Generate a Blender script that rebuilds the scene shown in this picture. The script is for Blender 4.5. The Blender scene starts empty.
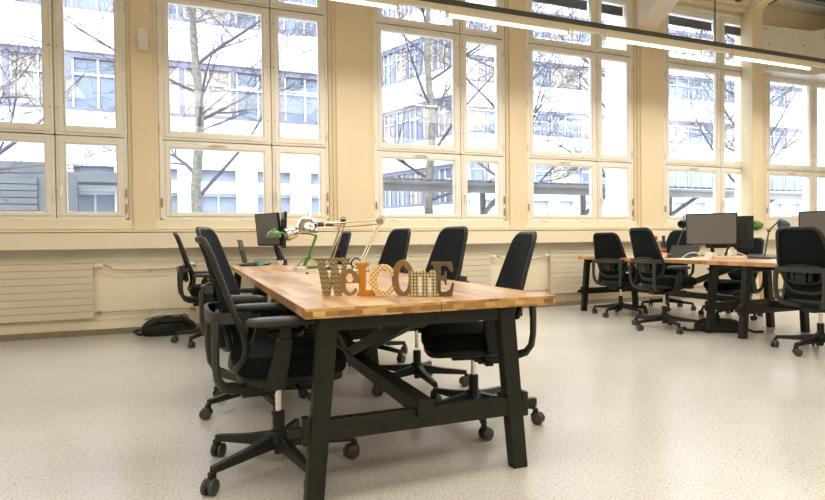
import bpy, bmesh, math, random
from mathutils import Vector, Matrix
PI = math.pi
R = math.radians
sc = bpy.context.scene
COL = sc.collection
random.seed(7)

# ------------------------------------------------------------------ materials
def new_mat(name):
    m = bpy.data.materials.new(name); m.use_nodes = True
    nt = m.node_tree
    return m, nt, nt.nodes['Principled BSDF']

def mat(name, col, rough=.5, metal=0., var=.06, scale=12., bump=0., bscale=60., spec=.5, emit=None, estr=0., coat=0.):
    m, nt, b = new_mat(name)
    N = nt.nodes; L = nt.links
    b.inputs['Roughness'].default_value = rough
    b.inputs['Metallic'].default_value = metal
    b.inputs['Specular IOR Level'].default_value = spec
    b.inputs['Coat Weight'].default_value = coat
    tc = N.new('ShaderNodeTexCoord')
    nz = N.new('ShaderNodeTexNoise'); nz.inputs['Scale'].default_value = scale; nz.inputs['Detail'].default_value = 4
    L.new(tc.outputs['Object'], nz.inputs['Vector'])
    cr = N.new('ShaderNodeValToRGB')
    lo = [max(0, c*(1-var)) for c in col]; hi = [min(1, c*(1+var)) for c in col]
    cr.color_ramp.elements[0].position = .3; cr.color_ramp.elements[1].position = .7
    cr.color_ramp.elements[0].color = (*lo, 1); cr.color_ramp.elements[1].color = (*hi, 1)
    L.new(nz.outputs['Fac'], cr.inputs['Fac']); L.new(cr.outputs['Color'], b.inputs['Base Color'])
    if bump:
        n2 = N.new('ShaderNodeTexNoise'); n2.inputs['Scale'].default_value = bscale; n2.inputs['Detail'].default_value = 3
        L.new(tc.outputs['Object'], n2.inputs['Vector'])
        bp = N.new('ShaderNodeBump'); bp.inputs['Strength'].default_value = bump; bp.inputs['Distance'].default_value = .004
        L.new(n2.outputs['Fac'], bp.inputs['Height']); L.new(bp.outputs['Normal'], b.inputs['Normal'])
    if emit:
        b.inputs['Emission Color'].default_value = (*emit, 1); b.inputs['Emission Strength'].default_value = estr
    return m

def glass_mat(name, tint=(.97, .985, 1), gloss=.06):
    m = bpy.data.materials.new(name); m.use_nodes = True
    nt = m.node_tree; N = nt.nodes; L = nt.links
    for n in list(N): N.remove(n)
    o = N.new('ShaderNodeOutputMaterial'); mx = N.new('ShaderNodeMixShader')
    t = N.new('ShaderNodeBsdfTransparent'); t.inputs['Color'].default_value = (*tint, 1)
    g = N.new('ShaderNodeBsdfGlossy'); g.inputs['Roughness'].default_value = .02
    lw = N.new('ShaderNodeLayerWeight'); lw.inputs['Blend'].default_value = .5
    pw = N.new('ShaderNodeMath'); pw.operation = 'POWER'; pw.inputs[1].default_value = 5
    ad = N.new('ShaderNodeMath'); ad.operation = 'MULTIPLY_ADD'; ad.inputs[1].default_value = .9; ad.inputs[2].default_value = .025
    L.new(lw.outputs['Facing'], pw.inputs[0]); L.new(pw.outputs[0], ad.inputs[0])
    L.new(ad.outputs[0], mx.inputs['Fac']); L.new(t.outputs[0], mx.inputs[1]); L.new(g.outputs[0], mx.inputs[2])
    L.new(mx.outputs[0], o.inputs['Surface'])
    return m

def brick_wood(name, rot, bw, rh, cols, rough=.3, off=.5):
    m, nt, b = new_mat(name); N = nt.nodes; L = nt.links
    tc = N.new('ShaderNodeTexCoord'); mp = N.new('ShaderNodeMapping'); mp.inputs['Rotation'].default_value = rot
    L.new(tc.outputs['Object'], mp.inputs['Vector'])
    br = N.new('ShaderNodeTexBrick'); br.offset = off; br.offset_frequency = 2
    br.inputs['Color1'].default_value = (0, 0, 0, 1); br.inputs['Color2'].default_value = (1, 1, 1, 1)
    br.inputs['Mortar'].default_value = (.3, .3, .3, 1)
    br.inputs['Scale'].default_value = 1; br.inputs['Mortar Size'].default_value = .0006
    br.inputs['Brick Width'].default_value = bw; br.inputs['Row Height'].default_value = rh
    L.new(mp.outputs[0], br.inputs['Vector'])
    # grain
    m2 = N.new('ShaderNodeMapping'); m2.inputs['Rotation'].default_value = rot; m2.inputs['Scale'].default_value = (3, 60, 60)
    L.new(tc.outputs['Object'], m2.inputs['Vector'])
    nz = N.new('ShaderNodeTexNoise'); nz.inputs['Scale'].default_value = 1.5; nz.inputs['Detail'].default_value = 6
    L.new(m2.outputs[0], nz.inputs['Vector'])
    big = N.new('ShaderNodeTexNoise'); big.inputs['Scale'].default_value = 9; L.new(tc.outputs['Object'], big.inputs['Vector'])
    ma = N.new('ShaderNodeMath'); ma.operation = 'MULTIPLY_ADD'; ma.inputs[1].default_value = .55
    L.new(br.outputs['Color'], ma.inputs[0])
    mb = N.new('ShaderNodeMath'); mb.operation = 'MULTIPLY_ADD'; mb.inputs[1].default_value = .35
    L.new(nz.outputs['Fac'], mb.inputs[0])
    mc = N.new('ShaderNodeMath'); mc.operation = 'MULTIPLY'; mc.inputs[1].default_value = .25
    L.new(big.outputs['Fac'], mc.inputs[0]); L.new(mc.outputs[0], mb.inputs[2]); L.new(mb.outputs[0], ma.inputs[2])
    cr = N.new('ShaderNodeValToRGB'); e = cr.color_ramp.elements
    e[0].position = .2; e[0].color = (*cols[0], 1); e[1].position = .95; e[1].color = (*cols[-1], 1)
    for i, c in enumerate(cols[1:-1]):
        x = e.new(.2+.75*(i+1)/(len(cols)-1)); x.color = (*c, 1)
    L.new(ma.outputs[0], cr.inputs['Fac']); L.new(cr.outputs[0], b.inputs['Base Color'])
    b.inputs['Roughness'].default_value = rough; b.inputs['Specular IOR Level'].default_value = .8
    return m

M = {}
M['wall'] = mat('cream_wall_paint', (.79, .69, .49), .6, var=.02, scale=3, bump=.15, bscale=150)
M['ledge'] = mat('cream_ledge_paint', (.82, .73, .55), .55, var=.02, scale=3)
M['niche'] = mat('grey_cream_plaster', (.74, .70, .60), .7, var=.03, scale=4)
M['pier'] = mat('cream_pier_paint', (.78, .66, .45), .55, var=.02, scale=2)
M['ceil'] = mat('ceiling_paint', (.80, .73, .62), .7, var=.02, scale=2)
M['beam'] = mat('beam_paint', (.78, .70, .60), .6, var=.02, scale=2)
M['frame'] = mat('window_frame_paint', (.84, .80, .71), .4, var=.015, scale=4)
M['trunk'] = mat('trunking_paint', (.83, .74, .56), .45, var=.015, scale=4)
M['rad'] = mat('radiator_paint', (.66, .58, .43), .45, var=.02, scale=3)
M['plinth'] = mat('dark_plinth', (.22, .19, .13), .6, var=.1)
M['glass'] = glass_mat('window_glass')
M['brass'] = mat('old_brass', (.5, .36, .14), .35, 1, var=.15, scale=40)
M['steel'] = mat('pipe_metal', (.55, .5, .4), .35, .8, var=.1)
M['chrome'] = mat('chrome', (.76, .72, .66), .13, 1, var=.03)
M['brasstube'] = mat('satin_nickel_tube', (.52, .44, .30), .36, .9, var=.05)
M['plastic'] = mat('black_plastic', (.015, .016, .013), .45, var=.12, spec=.35, bump=.1, bscale=400)
M['plastic2'] = mat('charcoal_plastic', (.036, .037, .032), .42, var=.1, spec=.4, bump=.1, bscale=400)
M['fabric'] = mat('black_fabric', (.007, .008, .008), .9, var=.25, scale=300, bump=.5, bscale=500, spec=.12)
M['mesh'] = mat('black_mesh_fabric', (.008, .010, .011), .85, var=.25, scale=400, bump=.6, bscale=700, spec=.12)
M['rubber'] = mat('black_rubber', (.012, .012, .011), .55, var=.2)
M['tread'] = mat('grey_tread', (.05, .05, .042), .5, var=.1)
M['leg'] = mat('black_painted_wood', (.011, .012, .008), .45, var=.2, spec=.35, scale=20, bump=.15, bscale=120)
M['screen'] = mat('monitor_screen', (.15, .145, .14), .30, var=.03, scale=2)  # grey base raised to stand in for the room reflected in the screen
M['bezel'] = mat('monitor_bezel', (.012, .012, .012), .35)
M['green'] = mat('green_enamel', (.10, .22, .045), .25, var=.05)
M['blue'] = mat('blue_grey_enamel', (.05, .10, .14), .25, var=.08)
M['teal'] = mat('teal_glaze', (.22, .45, .42), .3, var=.05)
M['white'] = mat('white_plastic', (.8, .77, .7), .35, var=.03)
M['offwhite'] = mat('off_white_cable', (.75, .68, .52), .4, var=.05)
M['paper'] = mat('paper', (.82, .8, .76), .7, var=.03)
M['bag'] = mat('black_bag_fabric', (.022, .024, .018), .8, var=.3, scale=60, bump=.6, bscale=90, spec=.3)
M['rail'] = mat('dark_grey_rail', (.055, .055, .045), .45, var=.1)
M['lampbody'] = mat('luminaire_body', (.68, .61, .46), .45, var=.02)
M['tube'] = mat('fluorescent_tube', (1, .97, .9), .4, var=0, emit=(1, .95, .85), estr=2.6)
M['duct'] = mat('painted_duct_sheet', (.75, .72, .66), .38, var=.05, scale=5, bump=.25, bscale=6)
M['dark'] = mat('black_metal', (.012, .012, .012), .5)
M['redbrown'] = mat('red_brown_pipe', (.12, .035, .02), .5)
M['yellow'] = mat('yellow_tape', (.8, .55, .02), .5)
M['red'] = mat('red_sticker', (.55, .03, .025), .4, var=.03)
M['facade'] = mat('white_facade', (.62, .63, .66), .8, var=.015, scale=.5)
M['facadegrey'] = mat('grey_facade_frame', (.13, .125, .165), .6, var=.05, scale=1)
M['groundwin'] = mat('pale_window_frame', (.22, .255, .30), .5, var=.03)
M['farpane'] = mat('facade_window_glass', (.12, .145, .185), .15, var=.3, scale=.7)
M['farpane_lit_tint'] = mat('facade_window_lit_tint', (.28, .24, .19), .4, var=.15, scale=.9)  # warm indoor light behind some far panes, painted in as base colour
M['farframe'] = mat('facade_window_sash', (.5, .52, .54), .5)
M['shutter'] = mat('grey_shutter', (.10, .105, .11), .6, var=.15, scale=1)
M['roofsheet'] = mat('grey_shelter_sheet', (.13, .125, .12), .5, var=.25, scale=2)
M['bark'] = mat('tree_bark', (.15, .14, .11), .9, var=.4, scale=14, bump=.6, bscale=30)
M['twig'] = mat('twig_bark', (.075, .065, .075), .9, var=.3, scale=10)
M['ground'] = mat('pale_paving', (.42, .42, .42), .8, var=.06, scale=2)
M['oak'] = mat('light_oak', (.52, .30, .12), .5, var=.2, scale=20)
M['top'] = brick_wood('acacia_table_top', (0, 0, R(90)), .42, .052, [(.32, .155, .055), (.48, .26, .10), (.60, .37, .17), (.70, .49, .28)], .34)
M['topside'] = brick_wood('acacia_table_side', (R(90), 0, 0), .048, .0205, [(.20, .085, .02), (.40, .19, .045), (.64, .37, .11), (.84, .62, .28)], .5, .37)
M['topedge'] = brick_wood('acacia_table_long_edge', (0, R(90), R(90)), .06, .4, [(.36, .16, .05), (.55, .28, .10), (.66, .38, .16)], .4)
M['copper'] = mat('copper_print', (.55, .16, .06), .4, var=.15)
M['navy'] = mat('navy_bottle', (.015, .02, .05), .35)
M['olive'] = mat('olive_glaze', (.10, .095, .05), .4)

def floor_mat():
    m, nt, b = new_mat('terrazzo_floor'); N = nt.nodes; L = nt.links
    tc = N.new('ShaderNodeTexCoord')
    big = N.new('ShaderNodeTexNoise'); big.inputs['Scale'].default_value = 1.1; big.inputs['Detail'].default_value = 5
    L.new(tc.outputs['Object'], big.inputs['Vector'])
    c1 = N.new('ShaderNodeValToRGB'); e = c1.color_ramp.elements
    e[0].position = .3; e[0].color = (.565, .545, .50, 1); e[1].position = .7; e[1].color = (.64, .62, .575, 1)
    L.new(big.outputs['Fac'], c1.inputs['Fac'])
    fine = N.new('ShaderNodeTexNoise'); fine.inputs['Scale'].default_value = 90; fine.inputs['Detail'].default_value = 3
    L.new(tc.outputs['Object'], fine.inputs['Vector'])
    c2 = N.new('ShaderNodeValToRGB'); e = c2.color_ramp.elements
    e[0].position = .35; e[0].color = (.72, .69, .62, 1); e[1].position = .6; e[1].color = (1, 1, 1, 1)
    L.new(fine.outputs['Fac'], c2.inputs['Fac'])
    mx = N.new('ShaderNodeMix'); mx.data_type = 'RGBA'; mx.blend_type = 'MULTIPLY'; mx.inputs[0].default_value = .8
    L.new(c1.outputs[0], mx.inputs[6]); L.new(c2.outputs[0], mx.inputs[7])
    vo = N.new('ShaderNodeTexVoronoi'); vo.inputs['Scale'].default_value = 42
    L.new(tc.outputs['Object'], vo.inputs['Vector'])
    c3 = N.new('ShaderNodeValToRGB'); c3.color_ramp.interpolation = 'CONSTANT'; e = c3.color_ramp.elements
    e[0].position = 0; e[0].color = (1, 1, 1, 1); e[1].position = .17; e[1].color = (0, 0, 0, 1)
    L.new(vo.outputs['Distance'], c3.inputs['Fac'])
    sp = N.new('ShaderNodeSeparateColor'); L.new(vo.outputs['Color'], sp.inputs[0])
    gt = N.new('ShaderNodeMath'); gt.operation = 'GREATER_THAN'; gt.inputs[1].default_value = .55
    L.new(sp.outputs[0], gt.inputs[0])
    ml = N.new('ShaderNodeMath'); ml.operation = 'MULTIPLY'; L.new(gt.outputs[0], ml.inputs[0]); L.new(c3.outputs[0], ml.inputs[1])
    m2 = N.new('ShaderNodeMix'); m2.data_type = 'RGBA'; m2.inputs[7].default_value = (.27, .24, .19, 1)
    mm = N.new('ShaderNodeMath'); mm.operation = 'MULTIPLY'; mm.inputs[1].default_value = .75; L.new(ml.outputs[0], mm.inputs[0])
    L.new(mm.outputs[0], m2.inputs[0]); L.new(mx.outputs[2], m2.inputs[6])
    L.new(m2.outputs[2], b.inputs['Base Color'])
    b.inputs['Roughness'].default_value = .25
    b.inputs['Specular IOR Level'].default_value = .6
    return m
M['floor'] = floor_mat()

def pattern_mat(name, kind, base, ink):
    """small printed patterns on the letters of the sign (object space, metres)"""
    m, nt, b = new_mat(name); N = nt.nodes; L = nt.links
    tc = N.new('ShaderNodeTexCoord'); sx = N.new('ShaderNodeSeparateXYZ'); L.new(tc.outputs['Object'], sx.inputs[0])
    def math_(op, a, bb=None, c=None):
        n = N.new('ShaderNodeMath'); n.operation = op
        for i, v in enumerate((a, bb, c)):
            if v is None: continue
            if isinstance(v, (int, float)): n.inputs[i].default_value = v
            else: L.new(v, n.inputs[i])
        return n.outputs[0]
    X, Z = sx.outputs[0], sx.outputs[2]
    if kind == 'waves':
        s = math_('SINE', math_('MULTIPLY', X, 2*PI/.044))
        a = math_('ABSOLUTE', s)
        zz = math_('ADD', Z, math_('MULTIPLY', a, .010))
        f = math_('FRACT', math_('DIVIDE', zz, .021))
        fac = math_('LESS_THAN', f, .2)
    elif kind == 'plaid':
        fx = math_('FRACT', math_('DIVIDE', X, .0145)); fz = math_('FRACT', math_('DIVIDE', Z, .0145))
        fac = math_('MAXIMUM', math_('LESS_THAN', fx, .24), math_('LESS_THAN', fz, .2))
    else:
        fx = math_('SUBTRACT', math_('FRACT', math_('DIVIDE', math_('ADD', X, Z), .021)), .5)
        fz = math_('SUBTRACT', math_('FRACT', math_('DIVIDE', math_('SUBTRACT', X, Z), .021)), .5)
        r = math_('SQRT', math_('ADD', math_('MULTIPLY', fx, fx), math_('MULTIPLY', fz, fz)))
        fac = math_('LESS_THAN', r, .34)
    mx = N.new('ShaderNodeMix'); mx.data_type = 'RGBA'
    mx.inputs[6].default_value = (*base, 1); mx.inputs[7].default_value = (*ink, 1)
    L.new(fac, mx.inputs[0]); L.new(mx.outputs[2], b.inputs['Base Color']); b.inputs['Roughness'].default_value = .55
    return m

# ------------------------------------------------------------------ mesh builder
class MB:
    def __init__(s): s.v = []; s.f = []; s.mi = []
    def add(s, vs, fs, mi=0):
        o = len(s.v); s.v += [tuple(v) for v in vs]; s.f += [tuple(i+o for i in f) for f in fs]; s.mi += [mi]*len(fs); return s
    def box(s, x0, x1, y0, y1, z0, z1, mi=0, T=None):
        vs = [Vector((x, y, z)) for z in (z0, z1) for y in (y0, y1) for x in (x0, x1)]
        if T is not None: vs = [T @ v for v in vs]
        return s.add(vs, [(0, 2, 3, 1), (4, 5, 7, 6), (0, 1, 5, 4), (2, 6, 7, 3), (0, 4, 6, 2), (1, 3, 7, 5)], mi)
    def hexa(s, low, high, mi=0):
        """low/high: four corner points each, same order"""
        return s.add(list(low)+list(high), [(3, 2, 1, 0), (4, 5, 6, 7), (0, 1, 5, 4), (1, 2, 6, 5), (2, 3, 7, 6), (3, 0, 4, 7)], mi)
    def beam(s, a, b, w, h, up=(0, 0, 1), mi=0):
        a = Vector(a); b = Vector(b); d = (b-a).normalized(); u = Vector(up); sd = d.cross(u).normalized(); u2 = sd.cross(d)
        c = lambda p: [p-sd*w/2-u2*h/2, p+sd*w/2-u2*h/2, p+sd*w/2+u2*h/2, p-sd*w/2+u2*h/2]
        return s.hexa(c(a), c(b), mi)
    def tube(s, pts, r, n=8, mi=0, cap=True, flat=1., closed=False, up=None):
        pts = [Vector(p) for p in pts]; k = len(pts)
        rs = r if isinstance(r, (list, tuple)) else [r]*k
        vs = []; prev = None
        for i, p in enumerate(pts):
            if closed: t = (pts[(i+1) % k]-pts[i-1]).normalized()
            else: t = (pts[min(i+1, k-1)]-pts[max(i-1, 0)]).normalized()
            if up is not None: ref = Vector(up)
            elif prev is None: ref = Vector((0, 0, 1)) if abs(t.z) < .9 else Vector((1, 0, 0))
            else: ref = prev
            u = (ref - t*ref.dot(t))
            if u.length < 1e-6: u = Vector((0, 1, 0))
            u.normalize(); w = t.cross(u); prev = u
            for j in range(n):
                a = 2*PI*j/n + (PI/n)
                vs.append(p + u*(math.cos(a)*rs[i]) + w*(math.sin(a)*rs[i]*flat))
        fs = []
        for i in range(k if closed else k-1):
            i2 = (i+1) % k
            for j in range(n):
                j2 = (j+1) % n
                fs.append((i*n+j, i*n+j2, i2*n+j2, i2*n+j))
        if cap and not closed:
            fs.append(tuple(range(n-1, -1, -1))); fs.append(tuple((k-1)*n+j for j in range(n)))
        return s.add(vs, fs, mi)
    def lathe(s, prof, n=20, T=None, mi=0):
        vs = []; fs = []; T = T or Matrix()
        for (r, z) in prof:
            for j in range(n):
                a = 2*PI*j/n; vs.append(T @ Vector((max(r, 1e-4)*math.cos(a), max(r, 1e-4)*math.sin(a), z)))
        k = len(prof)
        for i in range(k-1):
            for j in range(n):
                j2 = (j+1) % n; fs.append((i*n+j, i*n+j2, (i+1)*n+j2, (i+1)*n+j))
        if prof[0][0] > 1e-3: fs.append(tuple(range(n-1, -1, -1)))
        if prof[-1][0] > 1e-3: fs.append(tuple((k-1)*n+j for j in range(n)))
        return s.add(vs, fs, mi)
    def cyl(s, c, r, h, axis='z', n=16, mi=0):
        T = Matrix.Translation(Vector(c))
        if axis == 'x': T = T @ Matrix.Rotation(PI/2, 4, 'Y')
        if axis == 'y': T = T @ Matrix.Rotation(-PI/2, 4, 'X')
        b = min(r, h)*.12
        return s.lathe([(r-b, -h/2), (r, -h/2+b), (r, h/2-b), (r-b, h/2)], n, T, mi)
    def prism(s, poly, d0, d1, plane='xz', T=None, mi=0, holes=None):
        """extrude a 2-D outline (with optional hole rings) with triangulated ends"""
        bm = bmesh.new(); es = []
        for ring in [poly]+(holes or []):
            vv = [bm.verts.new((p[0], 0, p[1])) for p in ring]
            for i in range(len(vv)): es.append(bm.edges.new((vv[i], vv[(i+1) % len(vv)])))
        bmesh.ops.triangle_fill(bm, use_beauty=True, use_dissolve=False, edges=es)
        bm.verts.index_update()
        base = [v.co.copy() for v in bm.verts]; tri = [tuple(v.index for v in f.verts) for f in bm.faces]
        bm.free(); n = len(base)
        vs = [Vector((p.x, d0, p.z)) for p in base]+[Vector((p.x, d1, p.z)) for p in base]
        if plane == 'xy': vs = [Vector((v.x, v.z, v.y)) for v in vs]
        if plane == 'yz': vs = [Vector((v.y, v.x, v.z)) for v in vs]
        if T is not None: vs = [T @ v for v in vs]
        fs = list(tri)+[tuple(i+n for i in reversed(t)) for t in tri]
        o = 0
        for ring in [poly]+(holes or []):
            k = len(ring)
            for i in range(k): fs.append((o+i, o+(i+1) % k, n+o+(i+1) % k, n+o+i))
            o += k
        return s.add(vs, fs, mi)
    def sphere(s, c, rx, ry=None, rz=None, n=16, m=10, mi=0, T=None):
        ry = ry or rx; rz = rz or rx
        vs = []; fs = []
        for i in range(m+1):
            t = PI*i/m
            for j in range(n):
                a = 2*PI*j/n; v = Vector((c[0]+rx*math.sin(t)*math.cos(a), c[1]+ry*math.sin(t)*math.sin(a), c[2]-rz*math.cos(t)))
                vs.append(T @ v if T is not None else v)
        for i in range(m):
            for j in range(n):
                j2 = (j+1) % n; fs.append((i*n+j, i*n+j2, (i+1)*n+j2, (i+1)*n+j))
        return s.add(vs, fs, mi)
    def mesh(s, name, mats, smooth=None, weld=True):
        me = bpy.data.meshes.new(name); me.from_pydata(s.v, [], s.f)
        for i, x in enumerate(s.mi): me.polygons[i].material_index = x
        for m in (mats if isinstance(mats, (list, tuple)) else [mats]): me.materials.append(m)
        bm = bmesh.new(); bm.from_mesh(me)
        if weld: bmesh.ops.remove_doubles(bm, verts=bm.verts, dist=1e-5)
        bmesh.ops.recalc_face_normals(bm, faces=bm.faces)
        ang = R(35 if smooth is None else smooth)
        for f in bm.faces: f.smooth = True
        for e in bm.edges: e.smooth = not (len(e.link_faces) != 2 or e.calc_face_angle(0) > ang)
        bm.to_mesh(me); bm.free()
        return me
    def build(s, name, mats, parent=None, bevel=0, **k):
        return obj(name, s.mesh(name, mats, **k), parent, bevel=bevel)

def obj(name, me, parent=None, loc=(0, 0, 0), rot=(0, 0, 0), bevel=0):
    o = bpy.data.objects.new(name, me); COL.objects.link(o)
    o.location = loc; o.rotation_euler = rot
    if parent: o.parent = parent
    if bevel:
        m = o.modifiers.new('edge', 'BEVEL'); m.width = bevel; m.segments = 2; m.limit_method = 'ANGLE'; m.angle_limit = R(40)
        m.harden_normals = False
    return o
def thing(name, label, cat, loc=(0, 0, 0), rz=0, group=None):
    o = bpy.data.objects.new(name, None); COL.objects.link(o); o.empty_display_size = .1
    o.location = loc; o.rotation_euler = (0, 0, rz); return tag(o, label, cat, group)
def tag(o, label, cat, group=None, kind=None):
    o['label'] = label; o['category'] = cat
    if group: o['group'] = group
    if kind: o['kind'] = kind
    return o
def struct(o): o['kind'] = 'structure'; return o

YW = 7.07      # plane of the window glass
# ------------------------------------------------------------------ room shell
struct(MB().box(-7, 14, -6, 7.2, -.1, 0).build('floor', M['floor']))
ZC = 5.05
struct(MB().box(-7, 14, -6, 7.6, ZC, ZC+.1).build('ceiling', M['ceil']))
struct(MB().box(-7.2, -7, -6, 7.6, 0, ZC).build('wall_left', M['wall']))
struct(MB().box(14, 14.2, -6, 7.6, 0, ZC).build('wall_right', M['wall']))
struct(MB().box(-7.2, 14.2, -6.2, -6, 0, ZC).build('wall_back', M['wall']))

GL = [-2.46, -.20, 2.34, 4.64, 7.20, 9.52]      # left edge of the glass of each window
W1_, GAP, W2_ = 1.03, .20, .48
FL, FR = .115, 1.825                             # outer frame offsets
ZB, ZT = 1.255, 4.74
w = MB()
# wall under the windows, and the wall above
w.box(-7, 14, 7.09, 7.3, 0, ZB)
w.box(-7, 9.2, 7.03, 7.3, ZT, ZC)
w.box(9.2, 14, 7.05, 7.3, 3.82, ZC)
edges = [-7.0]
for g in GL: edges += [g-FL, g+FR]
edges.append(14.0)
for i in range(0, len(edges), 2): w.box(edges[i], edges[i+1], 7.03, 7.3, ZB, ZT)
# deep outside half of the piers: the wide piers stand further out than the narrow ones
for i in range(0, len(edges), 2):
    wide = i in (4, 8, 12)
struct(w.build('wall_windows', M['wall']))
pw = MB(); pw.box(-7, 14, 7.3, 7.42, 0, 1.2); pw.box(-7, 14, 7.3, 7.5, 4.8, 6.0)
for i in range(0, len(edges), 2):
    wide = i in (4, 8, 12)
    pw.box(edges[i]+.06, edges[i+1]-.06 if i+1 < len(edges)-1 else 14, 7.3, 7.72 if wide else 7.36, 1.2, 4.8)
M['outer'] = mat('white_outer_render', (.85, .85, .86), .8, var=.01)
struct(pw.build('wall_outside', M['outer']))
# raised pier boards with stepped casings, inner side
for i in range(0, len(edges), 2):
    a, b = edges[i], edges[i+1]
    if i == 0: a = b-.7
    if i == len(edges)-2: b = a+.5
    t = MB(); wd = b-a
    t.box(a+.005, b-.005, 6.995, 7.03, 1.14, ZT+.1)
    t.box(a+.05, b-.05, 6.965, 6.995, 1.14, ZT+.1)
    if wd > .4: t.box(a+.09, b-.09, 6.935, 6.965, 1.14, ZT+.1)
    struct(t.build('trim_%d' % (i//2+1), M['pier'], bevel=.004))
# cornice over the windows
t = MB(); t.box(-7, 9.0, 6.93, 7.03, 4.80, 4.87); t.box(-7, 9.0, 6.86, 7.03, 4.87, ZC)
struct(t.build('trim_20', M['pier'], bevel=.01))
# sill board, projecting cable trunking, niche band and ledge
struct(MB().box(-7, 14, 6.86, 7.09, 1.118, 1.135).box(-7, 14, 6.99, 7.09, 1.135, ZB).box(-7, 14, 6.975, 7.0, 1.15, 1.175).build('trim_21', M['trunk'], bevel=.003))
struct(MB().box(-7, 14, 6.87, 7.09, .937, 1.112).build('trim_22', M['trunk'], bevel=.004))
jt = MB()
for x in (-3.2, 1.9, 4.35, 6.62, 8.9): jt.box(x, x+.004, 6.866, 6.872, .94, 1.108)
struct(jt.build('trim_23', M['niche']))
struct(MB().box(-7, 14, 7.05, 7.1, .78, .94).build('trim_24', M['niche']))
struct(MB().box(-7, 14, 7.0, 7.09, 0, .785).build('wall_apron', M['ledge'], bevel=.005))
struct(MB().box(-7, 14, 6.975, 7.0, 0, .062).build('baseboard_windows', M['plinth'], bevel=.003))
# pilaster and ceiling beam along the room at the right, haunched beam over the fourth pier
t = MB(); t.box(8.81, 9.04, 6.80, 7.03, 1.14, 4.75)
struct(t.build('trim_25', M['pier'], bevel=.012))
pf = [(6.80, 4.70), (6.77, 4.80), (6.68, 4.87), (6.5, 4.90), (-6, 4.92), (-6, ZC), (7.05, ZC), (7.05, 4.68)]
struct(MB().prism(pf, 8.82, 9.03, plane='yz').build('trim_26', M['pier']))
pf = [(7.03, 4.22), (6.1, 4.76), (5.9, 4.8), (-6, 4.8), (-6, ZC), (7.03, ZC)]
struct(MB().prism(pf, 6.5, 6.87, plane='yz').build('trim_27', M['beam'], bevel=.01))
struct(MB().prism(pf, 1.70, 2.07, plane='yz').build('trim_28', M['beam'], bevel=.01))

# ------------------------------------------------------------------ windows
def ring(m, x0, x1, z0, z1, gx0, gx1, gz0, gz1, y0, y1):
    m.box(x0, gx0, y0, y1, z0, z1).box(gx1, x1, y0, y1, z0, z1)
    m.box(gx0, gx1, y0, y1, z0, gz0).box(gx0, gx1, y0, y1, gz1, z1)
handle_mesh = None
for n, g in enumerate(GL):
    last = n == 5
    ztop = 3.83 if last else ZT
    fr = MB()
    x0, x1 = g-FL, g+FR
    fr.box(x0, x0+.035, 7.01, 7.12, ZB, ztop).box(x1-.035, x1, 7.01, 7.12, ZB, ztop)
    fr.box(x0, x1, 7.01, 7.12, ZB-.01, ZB+.02).box(x0, x1, 7.01, 7.12, ztop-.045, ztop)
    fr.box(x0, x1, 7.05, 7.12, 2.12, 2.20)
    if not last: fr.box(x0, x1, 7.05, 7.12, 3.77, 3.84)
    fr.box(g+1.10, g+1.16, 7.05, 7.12, ZB, ztop)
    W = struct(fr.build('window_%d' % (n+1), M['frame'], bevel=.003))
    rows = [(1.27, 2.155, 1.345, 2.07), (2.168, 3.80, 2.27, 3.72)]
    if not last: rows.append((3.815, 4.70, 3.90, 4.62))
    for r, (a, b, c, d) in enumerate(rows):
        for (p, q, s_, t_) in ((g-.082, g+1.125, g, g+1.03), (g+1.137, g+1.79, g+1.23, g+1.71)):
            m = MB(); ring(m, p, q, a, b, s_, t_, c, d, 7.015, 7.075)
            ring(m, p+.03, q-.03, a+.03, b-.03, s_-.012, t_+.012, c-.012, d+.012, 7.004, 7.015)
            cs = m.build('casement', M['frame'], W, bevel=.003)
            MB().box(s_-.01, t_+.01, 7.052, 7.058, c-.01, d+.01).build('pane', M['glass'], cs, weld=False)
    hd = MB()
    hx = g+1.18
    hd.box(hx-.011, hx+.011, 6.985, 7.005, 1.50, 1.62).box(hx-.009, hx+.009, 6.95, 6.985, 1.58, 1.60).box(hx-.01, hx+.01, 6.94, 6.955, 1.49, 1.605)
    hd.build('window_handle', M['frame'], W, bevel=.003)
    hd = MB().box(g+.48, g+.62, 6.985, 7.004, 2.10, 2.125).box(g+.44, g+.60, 6.965, 6.985, 2.118, 2.132)
    hd.build('window_latch', M['frame'], W, bevel=.002)
    for dx in (.06, .72):
        MB().cyl((g+dx+.1, 7.0, 1.262), .02, .09, 'x', 10).build('sill_catch', M['frame'], W)
    for (x, zz) in ((x1-.022, 1.55), (x1-.022, 1.38), (x0+.02, 1.45)):
        MB().cyl((x, 7.0, zz), .009, .1, 'z', 8).build('hinge', M['brass'], W)
    for (x, zz) in ((x0+.02, 2.3), (x0+.02, 2.95), (x0+.02, 3.6), (x1-.02, 2.3), (x1-.02, 2.95), (x1-.02, 3.6)):
        MB().cyl((x, 7.002, zz), .01, .09, 'z', 8).build('hinge', M['frame'], W)
    sm = MB()
    for x in (g+1.09, g+1.17):
        for zz in (2.45, 3.1, 3.62): sm.cyl((x, 7.0, zz), .008, .012, 'y', 8)
    for x in (g+.35, g+.85):
        for zz in (2.215, 3.765, 3.87):
            if last and zz > 3.8: continue
            sm.cyl((x, 7.0, zz), .007, .012, 'y', 8)
    sm.build('screw', M['brass'], W)
    if not last:
        m = MB()
        for k in range(4): m.box(g+.002, g+1.03, 7.10, 7.125, 4.60-.035*(k+1)+.004, 4.60-.035*k)
        for k in range(4): m.box(g+1.232, g+1.71, 7.10, 7.125, 4.60-.035*(k+1)+.004, 4.60-.035*k)
        m.build('roller_shutter', M['shutter'], W)

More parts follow.
